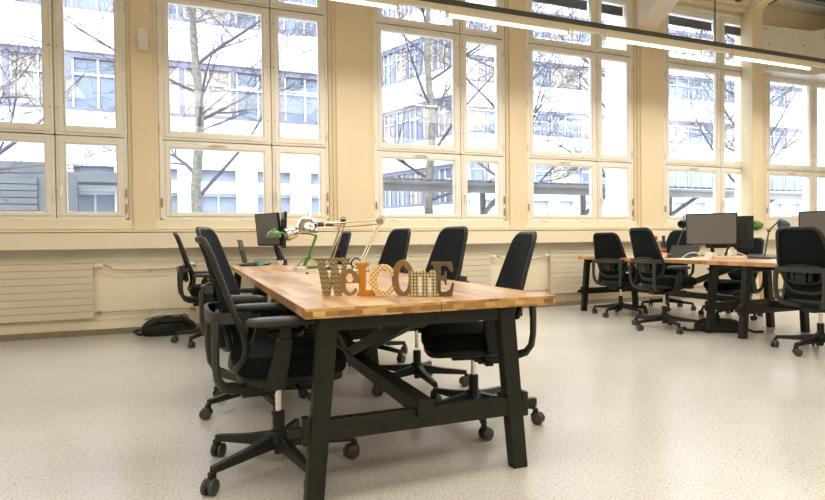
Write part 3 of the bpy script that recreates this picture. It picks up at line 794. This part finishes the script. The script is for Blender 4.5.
# monitors on arms
def monitor(name_lab, loc, facing, tilt, w_, h_, cz, arm):
    t = thing('monitor', name_lab, 'monitor', loc, R(facing))
    T = Matrix.Translation((0, 0, cz)) @ Matrix.Rotation(R(tilt), 4, 'X' if False else 'Y')
    m = MB().box(-.03, 0, -w_/2, w_/2, -h_/2, h_/2, T=T).box(-.05, -.03, -w_*.3, w_*.3, -h_*.3, h_*.3, T=T); m.build('monitor_housing', M['bezel'], t, bevel=.004)
    MB().box(-.001, .0015, -w_/2+.012, w_/2-.012, -h_/2+.018, h_/2-.012, T=T).build('screen', M['screen'], t)
    m = MB(); m.box(-.085, -.045, -.05, .05, cz-.05, cz+.05); m.tube([(-.07, 0, cz)]+arm, .02, 10); m.cyl((arm[-1][0], arm[-1][1], .03), .04, .06, 'z', 16)
    m.build('monitor_arm', M['dark'], t)
    return t
monitor('dark monitor on an arm seen obliquely beside the teal cup', (.76, 6.20, .75), 207, 6, .42, .35, .375, [(-.10, .02, .14), (-.13, .03, .05), (-.13, .03, .02)])
monitor('second monitor set back to back, its edge showing behind the first', (.945, 6.20, .75), -4, 3, .46, .38, .37, [(-.10, -.03, .2), (-.03, -.14, .06), (-.03, -.14, .02)])
monitor('large dark monitor tilted on its arm above the second desk', (5.62, 4.86, .75), 221, 5, .53, .37, .335, [(-.12, .0, .18), (-.14, .02, .05), (-.14, .02, .02)])
monitor('black monitor seen from behind between the large monitor and small green lamp', (6.02, 4.95, .75), 40, 2, .5, .38, .30, [(-.12, .0, .18), (-.14, .02, .05), (-.14, .02, .02)])
monitor('grey screen cut off at the photo edge above the last swivel chair', (5.66, 3.56, .75), 200, 5, .53, .37, .30, [(-.12, .0, .18), (-.14, .02, .05), (-.14, .02, .02)])

def laptop(lab, loc, rz, ang, col=M['bezel'], w_=.32, d_=.22):
    t = thing('laptop', lab, 'laptop', loc, R(rz))
    MB().box(-w_/2, w_/2, -d_/2, d_/2, 0, .016).build('laptop_base', col, t, bevel=.004)
    T = Matrix.Translation((0, d_/2-.004, .016)) @ Matrix.Rotation(R(ang), 4, 'X')
    lid = MB().box(-w_/2, w_/2, -.003, .004, 0, d_, T=T).build('laptop_lid', col, t, bevel=.002)
    MB().box(-w_/2+.01, w_/2-.01, -.0045, -.0025, .012, d_-.01, T=T).build('screen', M['bezel'], lid)
    MB().box(-w_/2+.03, w_/2-.03, -d_*.1, d_/2-.03, .0155, .0175).build('keyboard', M['rubber'], t)
laptop('thin open laptop seen edge-on behind the teal cup', (.66, 6.25, .75), 78, -12, M['bezel'], .34, .26)
laptop('black laptop opened flat in front of the large monitor', (5.50, 5.20, .75), -60, -55, M['bezel'])
laptop('closed-looking black laptop lying behind the white cables', (5.88, 4.50, .75), -70, -86, M['bezel'], .36, .25)

def mug(lab, loc, m_, r=.045, h=.06, name='cup', cat='cup', handle=True):
    t = thing(name, lab, cat, loc, R(10))
    MB().lathe([(.6*r, 0), (.85*r, h*.3), (r, h), (r*.93, h), (.78*r, h*.35), (.5*r, h*.12)], 20).build('cup_body', m_, t)
    if handle: MB().tube([(r*.9, 0, h*.8), (r*1.5, 0, h*.8), (r*1.55, 0, h*.45), (r*.85, 0, h*.35)], .005, 8).build('handle', m_, t)
mug('teal cup on the desk below the oblique monitor', (.655, 6.02, .75), M['teal'], .05, .055)
mug('small olive bowl beside the dark bottle', (5.33, 5.18, .75), M['olive'], .045, .05, 'bowl', 'bowl', False)
mug('white cup on the desk between the monitor arms', (.86, 6.02, .75), M['white'], .04, .05)
# bottle
t = thing('drinking_bottle', 'dark drinking bottle with an orange band on the second desk', 'bottle', (5.67, 5.62, .75), 0)
MB().lathe([(.030, 0), (.035, .006), (.036, .07)], 20).build('bottle_lower', M['navy'], t)
MB().lathe([(.0362, .07), (.0362, .115)], 20).build('orange_band', M['copper'], t)
MB().lathe([(.036, .115), (.034, .15), (.027, .185), (.018, .215), (.017, .225)], 20).build('bottle_neck', M['navy'], t)
MB().lathe([(.019, .225), (.020, .23), (.020, .262), (.016, .268)], 18).build('cap', M['dark'], t)

def cable(lab, pts, mt, r=.004, name='cable', cat='cable'):
    P = [Vector(p) for p in pts]; out = []
    for i in range(len(P)-1):
        p0 = P[max(i-1, 0)]; p1 = P[i]; p2 = P[i+1]; p3 = P[min(i+2, len(P)-1)]
        for k in range(6):
            s = k/6; out.append(.5*((2*p1)+(p2-p0)*s+(2*p0-5*p1+4*p2-p3)*s*s+(3*p1-p0-3*p2+p3)*s**3))
    out.append(P[-1])
    return tag(MB().tube(out, r, 6).build(name, mt, smooth=60), lab, cat)
zt = .754
# clutter on desk one
cable('black cable looping above the green lamp foot', [(.90, 5.2, zt), (.95, 5.3, zt+.05), (1.04, 5.35, zt+.09), (1.14, 5.3, zt+.03), (1.16, 5.15, zt)], M['rubber'])
cable('white cable lying along the desk beside the green lamp foot', [(.78, 4.72, zt), (.88, 4.62, zt), (1.0, 4.60, zt), (1.15, 4.7, zt), (1.22, 4.85, zt)], M['white'], .005)
cable('black cable curling behind the tall letter W', [(1.02, 4.5, zt), (1.1, 4.4, zt+.02), (1.18, 4.5, zt+.08), (1.24, 4.62, zt+.05), (1.3, 4.6, zt)], M['rubber'])
cable('black cable standing in a hook between the letters W and L', [(1.02, 3.72, zt), (1.015, 3.72, zt+.06), (1.01, 3.72, zt+.10), (1.04, 3.71, zt+.125), (1.07, 3.71, zt+.11)], M['rubber'], .005)
o = MB().box(-.16, .16, -.11, .11, 0, .004).build('paper_sheet', M['paper']); o.location = (1.1, 4.45, .751); o.rotation_euler = (0, 0, R(20))
tag(o, 'white paper sheet lying behind the letter W', 'paper')
def power_strip(lab, loc, rz, n=4, m_=M['white']):
    t = thing('power_strip', lab, 'power strip', loc, R(rz))
    MB().box(-.16, .16, -.027, .027, 0, .035).build('strip_body', m_, t, bevel=.006)
    for i in range(n):
        MB().cyl((-.11+i*.07, 0, .036), .02, .004, 'z', 14).build('socket', M['rail'], t)
power_strip('white power strip behind the letter e', (1.22, 4.72, .75), 62, 3)
def adapter(lab, loc, rz, m_, s=(.05, .035, .03)):
    t = thing('power_adapter', lab, 'adapter', loc, R(rz))
    MB().box(-s[0], s[0], -s[1], s[1], 0, s[2]).build('adapter_body', m_, t, bevel=.006)
    MB().tube([(s[0], 0, s[2]/2), (s[0]+.04, .01, s[2]/2), (s[0]+.08, .04, .006), (s[0]+.06, .09, .005)], .003, 6).build('adapter_cord', m_, t)
adapter('white power adapter by the green lamp foot', (.86, 4.86, .75), 30, M['white'])
adapter('black power adapter right of the green lamp foot', (1.05, 4.70, .75), 40, M['rubber'])
o = MB().box(-.05, .05, -.05, .05, 0, .006).build('coaster', M['oak'], bevel=.002); o.location = (1.0, 4.28, .75); tag(o, 'square wooden coaster behind the letter W', 'coaster')
o = MB().lathe([(.012, 0), (.014, .004), (.006, .012)], 10).build('cable_clip', M['bezel']); o.location = (.82, 4.3, .75); tag(o, 'tiny dark clip lying alone on the bare desk top', 'clip')
o = MB().sphere((0, 0, .018), .05, .032, .018).build('computer_mouse', M['blue']); o.location = (.50, 6.0, .75); tag(o, 'blue grey mouse at the desk end beside the teal cup', 'mouse')
t = thing('keyboard', 'black keyboard lying behind the teal cup', 'keyboard', (.60, 6.16, .75), R(75))
MB().box(-.2, .2, -.065, .065, 0, .02).build('keyboard_body', M['bezel'], t, bevel=.004)
k = MB()
for i in range(14):
    for j in range(4): k.box(-.188+i*.027, -.166+i*.027, -.052+j*.027, -.03+j*.027, .02, .025)
k.build('key', M['rubber'], t)
# clutter on desk two
cable('white cable looping in front of the large monitor', [(5.38, 5.05, zt), (5.40, 4.98, zt+.05), (5.46, 4.92, zt+.06), (5.50, 4.9, zt+.01), (5.44, 4.98, zt)], M['white'], .006)
cable('cream cable arching beside the white adapters', [(5.52, 4.55, zt), (5.58, 4.6, zt+.08), (5.66, 4.62, zt+.12), (5.74, 4.64, zt+.08), (5.80, 4.62, zt)], M['offwhite'], .006)
cable('cream cable arching behind the flat black laptop', [(5.80, 4.85, zt), (5.90, 4.9, zt+.09), (6.0, 4.86, zt+.07), (6.03, 4.7, zt)], M['offwhite'], .007)
adapter('white plug adapter heap under the monitor', (5.46, 4.72, .75), 10, M['white'], (.06, .04, .07))
adapter('white upright plug adapter beside the arching cable', (5.72, 4.66, .75), 70, M['white'], (.03, .03, .10))
power_strip('cream power strip with plugs on the second desk', (5.56, 4.56, .75), -40, 4, M['offwhite'])
o = MB().box(-.15, .15, -.105, .105, 0, .006).build('paper_stack', M['paper']); o.location = (5.18, 4.72, .75); o.rotation_euler = (0, 0, R(-50)); tag(o, 'white papers at the desk edge under the large monitor', 'papers')
o = MB().box(-.12, .12, -.15, .15, 0, .012).build('notebook', M['copper'], bevel=.002); o.location = (5.45, 5.55, .785); o.rotation_euler = (R(14), R(-14), R(30)); tag(o, 'reddish brown notebook propped beside the olive bowl', 'notebook')
o = MB().box(-.15, .15, -.105, .105, 0, .02).build('paper_stack', M['paper']); o.location = (5.2, 5.3, .75); o.rotation_euler = (0, 0, R(20)); tag(o, 'white papers lying under the olive bowl and bottle', 'papers')

def small_lamp(lab, base, e1, e2, head, d, mt, armmat, rad=.055, ln=.12):
    t = thing('desk_lamp', lab, 'desk lamp', base, 0, 'desk lamps'); B = Vector(base); q = lambda p: Vector(p)-B
    m = MB(); disc(m, (0, 0, 0), .08, .02); m.build('lamp_base', mt, t)
    m = MB(); m.tube([(0, 0, .02), q(e1)], .008, 8); m.build('lamp_arm', armmat, t)
    m = MB(); m.tube([q(e1), q(e2), q(head)], .008, 8).cyl(q(e1), .016, .03, 'y', 12); m.build('upper_arm', armmat, t)
    m = MB(); lamp_head(m, q(head)+Vector(d).normalized()*ln*.7, d, rad, ln); m.build('lamp_shade', mt, t)
small_lamp('blue desk lamp peeking over the left corner of the large monitor', (5.98, 5.75, .75), (6.10, 5.7, 1.12), (6.06, 5.66, 1.27), (5.99, 5.6, 1.20), (-.6, -.35, -.35), M['blue'], M['rail'])
small_lamp('green desk lamp with raised green arm at the back monitor', (6.02, 5.42, .75), (5.98, 5.2, 1.10), (6.45, 5.02, 1.20), (6.52, 5.0, 1.16), (.5, -.05, -.45), M['green'], M['green'], .06, .10)
small_lamp('blue grey desk lamp head in front of the sill near the window corner', (5.95, 4.45, .75), (6.02, 4.45, 1.06), (6.10, 4.40, 1.16), (6.14, 4.40, 1.15), (.6, 0, -.45), M['blue'], M['rail'], .06, .11)

# bags
def blob_bag(m, hx, hy, h, flat=.35, n=28, k=12):
    vs = []; fs = []
    for i in range(k+1):
        s = i/k; z = h*s; ins = (1-max(0, (s-.35)/.65)**2.2)**.5 if s > .35 else 1-.12*(1-s/.35)**2
        for j in range(n):
            a = 2*PI*j/n; ca, sa = math.cos(a), math.sin(a); e = 2/3.0
            wob = 1+.035*math.sin(3*a+s*4)+.02*math.sin(7*a-s*6)
            vs.append((hx*ins*wob*abs(ca)**e*(1 if ca > 0 else -1), hy*ins*wob*abs(sa)**e*(1 if sa > 0 else -1), z+.01*math.sin(5*a)*(s > .2)))
    for i in range(k):
        for j in range(n): fs.append((i*n+j, i*n+(j+1) % n, (i+1)*n+(j+1) % n, (i+1)*n+j))
    fs += [tuple(range(n-1, -1, -1)), tuple(k*n+j for j in range(n))]
    return m.add(vs, fs)
t = thing('holdall_bag', 'black holdall bag lying on the floor by the wall pipes', 'bag', (-.245, 6.72, 0), R(3))
blob_bag(MB(), .275, .13, .19).build('bag_body', M['bag'], t, smooth=70)
MB().tube([(-.2, -.10, .10), (-.12, -.125, .165), (0, -.13, .15), (.14, -.125, .165), (.22, -.10, .11)], .010, 6, flat=2).build('strap', M['bag'], t)
MB().tube([(-.26, -.04, .02), (-.31, -.06, .035), (-.33, -.04, .06), (-.29, 0, .07)], .018, 6).build('side_buckle', M['rubber'], t)
MB().tube([(-.23, 0, .17), (-.1, -.01, .205), (.1, -.01, .205), (.22, 0, .165)], .006, 6).build('zipper', M['rubber'], t)
MB().tube([(.12, .0, .195), (.16, -.02, .215), (.2, 0, .185)], .007, 6).build('handle', M['rubber'], t)
MB().box(-.10, .09, -.145, -.125, .05, .13).build('front_pocket', M['bag'], t, bevel=.008)
t = thing('laptop_bag', 'black laptop bag lying flat under the second desk', 'bag', (5.22, 4.42, 0), R(-38))
blob_bag(MB(), .24, .17, .125).build('bag_body', M['bag'], t, smooth=70)
MB().tube([(-.15, -.10, .06), (-.2, -.15, .03), (-.30, -.14, .012), (-.38, -.05, .01), (-.32, .03, .012)], .016, 6, flat=.5).build('strap', M['bag'], t)
MB().tube([(-.2, -.13, .075), (0, -.165, .07), (.2, -.13, .075)], .006, 6).build('zipper', M['rubber'], t)
MB().tube([(.2, -.08, .05), (.3, -.12, .015), (.4, -.06, .012)], .014, 6, flat=.5).build('carry_strap', M['bag'], t)

# oak trestle stools behind the second desk
for (x, y, r_, lab) in ((7.72, 5.9, 10, 'light oak stool under the window behind the second desk'), (8.22, 5.95, 40, 'light oak stool beside the other one near the last radiator')):
    t = thing('wooden_stool', lab, 'stool', (x, y, 0), R(r_))
    MB().cyl((0, 0, .66), .17, .03, 'z', 24).build('seat', M['oak'], t, bevel=.004)
    for i in range(4):
        a = PI/4+i*PI/2; c, s = math.cos(a), math.sin(a)
        MB().tube([(c*.24, s*.24, 0), (c*.11, s*.11, .65)], [.019, .017], 8).build('leg', M['oak'], t)
    MB().beam((-.155, -.155, .3), (.155, -.155, .3), .02, .03).beam((-.155, .155, .3), (.155, .155, .3), .02, .03).build('stretcher', M['oak'], t)

# thin white cables hanging from desks
cable('thin white cable hanging from the second desk to the floor by its leg', [(5.02, 6.38, .70), (5.0, 6.40, .4), (5.02, 6.42, .12), (5.15, 6.45, .01), (5.35, 6.4, .01)], M['offwhite'], .0025)
cable('black cable hanging under the desk corner beside the letter E', [(1.33, 2.3, .70), (1.345, 2.29, .66), (1.38, 2.28, .60), (1.39, 2.29, .55), (1.36, 2.33, .52)], M['rubber'], .006)

# ------------------------------------------------------------------ outside
struct(MB().box(-30, 60, 7.75, 60, -1.2, -1.0).build('ground', M['ground']))
# facade builder: origin at left end, local x along the facade, local -y towards us
def facade(lab, loc, rz, length, depth, levels, z_first, period, win_h, module, height, ground=True, seed=1, mull=True):
    rnd = random.Random(seed)
    t = thing('office_building', lab, 'building', loc, R(rz))
    zb = -1.0
    m = MB(); prev = zb
    # body behind the windows, then the white parapet bands in front of it
    m.box(.01, length-.01, .33, depth, zb, height-.02)
    bands = []
    z = z_first
    ztop0 = zb
    if ground: bands.append((3.56, z_first))
    else: bands.append((zb, z_first))
    for l in range(levels):
        a = z_first+l*period+win_h; b = min(height, z_first+(l+1)*period); bands.append((a, b))
    for (a, b) in bands: m.box(0, length, 0, .32, a, b)
    if ground:
        x = 0
        m.box(0, length, .0, .3, zb, 1.3)
        m.box(0, length, .0, .3, 2.72, 3.1)
        while x < length: m.box(x, x+.75, .01, .29, 1.3, 2.72); m.box(x, x+.75, .01, .29, 3.1, 3.56); x += 1.95
    m.build('facade_wall', M['facade'], t)
    for l in range(levels):
        a = z_first+l*period; b = a+win_h
        x = .25; 
        while x+module < length:
            fm = MB(); c, d = x, x+module
            fm.box(c, c+.16, .08, .28, a, b).box(d-.02, d-.001, .08, .28, a, b).box(c+.16, d-.02, .085, .28, b-.2, b).box(c+.16, d-.02, .085, .28, a, a+.14)
            f = fm.build('window', M['facadegrey'], t)
            s = MB(); gx0, gx1 = c+.16, d-.02; w3 = gx1-gx0
            s.box(gx0+w3*.5-.03, gx0+w3*.5+.03, .14, .2, a+.1, b-.1).box(gx0+.06, gx1-.06, .145, .195, b-.75, b-.68)
            s.box(gx0, gx0+.06, .14, .2, a+.1, b-.1).box(gx1-.06, gx1, .14, .2, a+.1, b-.1)
            s.build('sash', M['farframe'], f)
            MB().box(gx0, gx1, .21, .23, a+.1, b-.1).build('pane', M['farpane_lit_tint'] if rnd.random() < .3 else M['farpane'], f)
            x += module
    if ground:
        x = .75
        while x+1.2 < length:
            f = MB().box(x, x+1.2, .2, .25, 1.3, 1.38).box(x, x+1.2, .2, .25, 2.62, 2.72).box(x+.57, x+.63, .2, .25, 1.38, 2.62).box(x+.01, x+1.19, .2, .25, 3.12, 3.16).build('window', M['farframe'], t)
            MB().box(x, x+1.2, .27, .29, 1.31, 2.71).box(x, x+1.2, .27, .29, 3.11, 3.55).build('pane', M['groundwin'], f)
            x += 1.95
    return t
facade('white office building with grey ribbon windows facing the first two windows', (-16, 21.3, 0), 0, 21.7, 8, 2, 5.35, 3.3, 1.95, 1.72, 12.0, seed=3)
facade('white office wing running obliquely away behind the middle window', (8.2, 33.9, 0), -69.0, 10.1, .9, 5, 2.7, 3.3, 1.95, 1.05, 22, False, seed=5)
facade('white office building with stacked window bands far behind the right windows', (13.0, 33.0, 0), -3, 60, 8, 4, 4.6, 3.3, 1.7, 2.4, 17.5, True, seed=9)
# grey garage shutter wall seen in the first window
t = thing('garage_front', 'low grey shuttered garage front outside the first window', 'garage', (-9.5, 15.0, -1), 0)
MB().box(0, 6.6, 0, 3, 0, 3.85).build('garage_wall', M['shutter'], t)
m = MB()
for k in range(22): m.box(.3, 6.3, -.05, 0, .2+k*.15, .33+k*.15)
m.build('shutter_slat', M['shutter'], t)
t = thing('entrance_canopy', 'short flat grey canopy on the white building outside the first window', 'canopy', (-3.6, 20.3, 2.55), 0)
MB().box(0, 2.1, 0, 1.0, .38, .68).build('canopy_slab', M['shutter'], t)
MB().box(.1, .2, .8, .98, -1.5, .3).box(1.9, 2.0, .8, .98, -1.5, .3).build('canopy_bracket', M['shutter'], t)
# bicycle shelter
t = thing('bicycle_shelter', 'long grey sheet-roofed bicycle shelter outside the middle windows', 'shelter', (3.5, 10.4, -.82), 0)
m = MB()
m.hexa([(0, 0, 2.92), (13, 0, 2.92), (13, 2.4, 3.02), (0, 2.4, 3.02)], [(0, 0, 2.98), (13, 0, 2.98), (13, 2.4, 3.24), (0, 2.4, 3.24)])
for k in range(60): m.beam((k*.22, 0, 3.02), (k*.22, 2.4, 3.27), .08, .03)
m.build('shelter_roof', M['roofsheet'], t)
MB().box(0, 13, .05, .13, 2.78, 2.92).build('gutter_beam', M['roofsheet'], t)
for x in (.25, 3.2, 6.2, 9.2, 12.2):
    MB().beam((x, 1.0, 2.9), (x, 1.9, 2.45), .08, .09).box(x-.05, x+.05, 1.9, 2.02, -.18, 2.98).build('shelter_post', M['roofsheet'], t)

# trees
def tree(lab, x, y, h, r0, seed, trunk_split=3.0, lean=(0, 0)):
    rnd = random.Random(seed)
    t = thing('bare_tree', lab, 'tree', (x, y, -1.0), 0, 'bare trees in the courtyard')
    tr = MB(); n = 12; pts = []; rs = []
    for i in range(n+1):
        s = i/n; pts.append((lean[0]*s+.06*math.sin(i*1.3), lean[1]*s+.05*math.cos(i*1.7), h*s)); rs.append(r0*(1-.62*s))
    tr.tube(pts, rs, 10); tr.build('trunk', M['bark'], t, smooth=60)
    br = MB(); tw = MB()
    def grow(p, d, ln, r, lvl):
        seg = 6; P = [Vector(p)]; d = Vector(d).normalized(); dirs = [d.copy()]
        for i in range(seg):
            d = (d+Vector((rnd.uniform(-.22, .22), rnd.uniform(-.22, .22), rnd.uniform(-.12, .17)))*(1 if lvl else .7)).normalized()
            P.append(P[-1]+d*ln/seg); dirs.append(d.copy())
        rr = [max(.0045, r*(1-.75*i/seg)) for i in range(seg+1)]
        (br if lvl < 2 else tw).tube([tuple(q) for q in P], rr, 6 if lvl < 2 else 3, cap=False)
        if lvl >= 4: return
        k = (6, 5, 4, 2)[lvl]
        for j in range(k):
            i = rnd.randint(1, seg)
            ax = Vector((rnd.uniform(-1, 1), rnd.uniform(-1, 1), rnd.uniform(-.35, .8))).normalized()
            nd = (dirs[i]*.75+ax*.85).normalized()
            grow(P[i], nd, ln*rnd.uniform(.45, .7), rr[i]*.6, lvl+1)
    k = 11
    for i in range(k):
        s = (trunk_split+(h-trunk_split)*(i/k)**1.05)/h; idx = s*n; a = int(idx); f = idx-a
        p = Vector(pts[a]).lerp(Vector(pts[min(a+1, n)]), f)
        an = i*2.4+rnd.uniform(-.4, .4); rise = rnd.uniform(.35, 1.0)
        grow(p, (math.cos(an), math.sin(an)*.8, rise), rnd.uniform(2.7, 4.0)*(1-.35*s), r0*.40*(1-.5*s), 0)
    br.build('branches', M['twig'], t, smooth=60, weld=False)
    o = tw.build('twigs', M['twig'], t, smooth=60, weld=False)
tree('bare tree whose branches reach into the first window from outside', -4.3, 13.2, 9.5, .16, 11)
tree('bare mossy tree with its trunk in the second window', .17, 13.0, 9.5, .135, 23, 2.9)
tree('bare tree with its trunk in the middle window', 5.75, 13.4, 10, .135, 31, 3.0)
tree('bare tree hidden by the narrow pier, branches crossing the middle window', 9.3, 15.2, 10.5, .15, 71)
tree('bare tree hidden by the wide pier, branches crossing the fourth window', 11.6, 13.2, 9.5, .16, 47)
tree('bare tree branching across the last tall window beyond the corner pilaster', 17.2, 13.6, 9.5, .16, 59)

# ------------------------------------------------------------------ light
wd = bpy.data.worlds.new('overcast_sky'); sc.world = wd; wd.use_nodes = True
nt = wd.node_tree; bg = nt.nodes['Background']
tc = nt.nodes.new('ShaderNodeTexCoord'); sp = nt.nodes.new('ShaderNodeSeparateXYZ'); cr = nt.nodes.new('ShaderNodeValToRGB')
nt.links.new(tc.outputs['Generated'], sp.inputs[0]); nt.links.new(sp.outputs[2], cr.inputs['Fac'])
cr.color_ramp.elements[0].position = 0; cr.color_ramp.elements[0].color = (.88, .93, 1, 1)
cr.color_ramp.elements[1].position = 1; cr.color_ramp.elements[1].color = (.78, .88, 1, 1)
nt.links.new(cr.outputs[0], bg.inputs['Color']); bg.inputs['Strength'].default_value = 6.3
sun = bpy.data.lights.new('hazy_sun', 'SUN'); sun.energy = 2.0; sun.angle = R(20); sun.color = (1, .97, .95)
so = bpy.data.objects.new('hazy_sun', sun); COL.objects.link(so); so.rotation_euler = (R(50), 0, R(-20))

def area(name, loc, size, size_y, energy, col, rot=(0, 0, 0)):
    l = bpy.data.lights.new(name, 'AREA'); l.shape = 'RECTANGLE'; l.size = size; l.size_y = size_y; l.energy = energy; l.color = col
    o = bpy.data.objects.new(name, l); COL.objects.link(o); o.location = loc; o.rotation_euler = rot; return o
for (x, y) in ((-3.5, 1.8), (1.0, 1.8), (5.5, 1.8), (10.0, 1.8), (-3.5, -1.7), (1.0, -1.7), (5.5, -1.7), (10, -1.7)):
    area('ceiling_lamp', (x, y, 3.9), 3.2, 1.3, 62, (1, .94, .84))
for (x, z) in ((-1.6, 3), (.7, 3), (3.2, 3), (5.5, 3), (8.1, 3), (10.4, 2.6)):
    l = area('window_portal', (x, 7.25, z), 2.0, 3.6, 1, (1, 1, 1), (R(-90), 0, 0)); l.data.cycles.is_portal = True

# ------------------------------------------------------------------ camera
yaw, pit, roll, f = R(21.35), R(1.03), R(-.63), 566.6
F = Vector((math.sin(yaw)*math.cos(pit), math.cos(yaw)*math.cos(pit), -math.sin(pit)))
Rr = Vector((math.cos(yaw), -math.sin(yaw), 0)); U = Rr.cross(F)
c, s = math.cos(roll), math.sin(roll)
R2 = c*Rr+s*U; U2 = -s*Rr+c*U
cd = bpy.data.cameras.new('camera'); co = bpy.data.objects.new('camera', cd); COL.objects.link(co)
mw = Matrix((R2, U2, -F)).transposed().to_4x4(); mw.translation = Vector((0, 0, 1.0)); co.matrix_world = mw
cd.sensor_width = 36; cd.lens = f/825*36; cd.clip_start = .05; cd.clip_end = 300
sc.camera = co
sc.view_settings.view_transform = 'Standard'; sc.view_settings.look = 'None'; sc.view_settings.gamma = 1; sc.view_settings.use_curve_mapping = False
sc.view_settings.exposure = .32
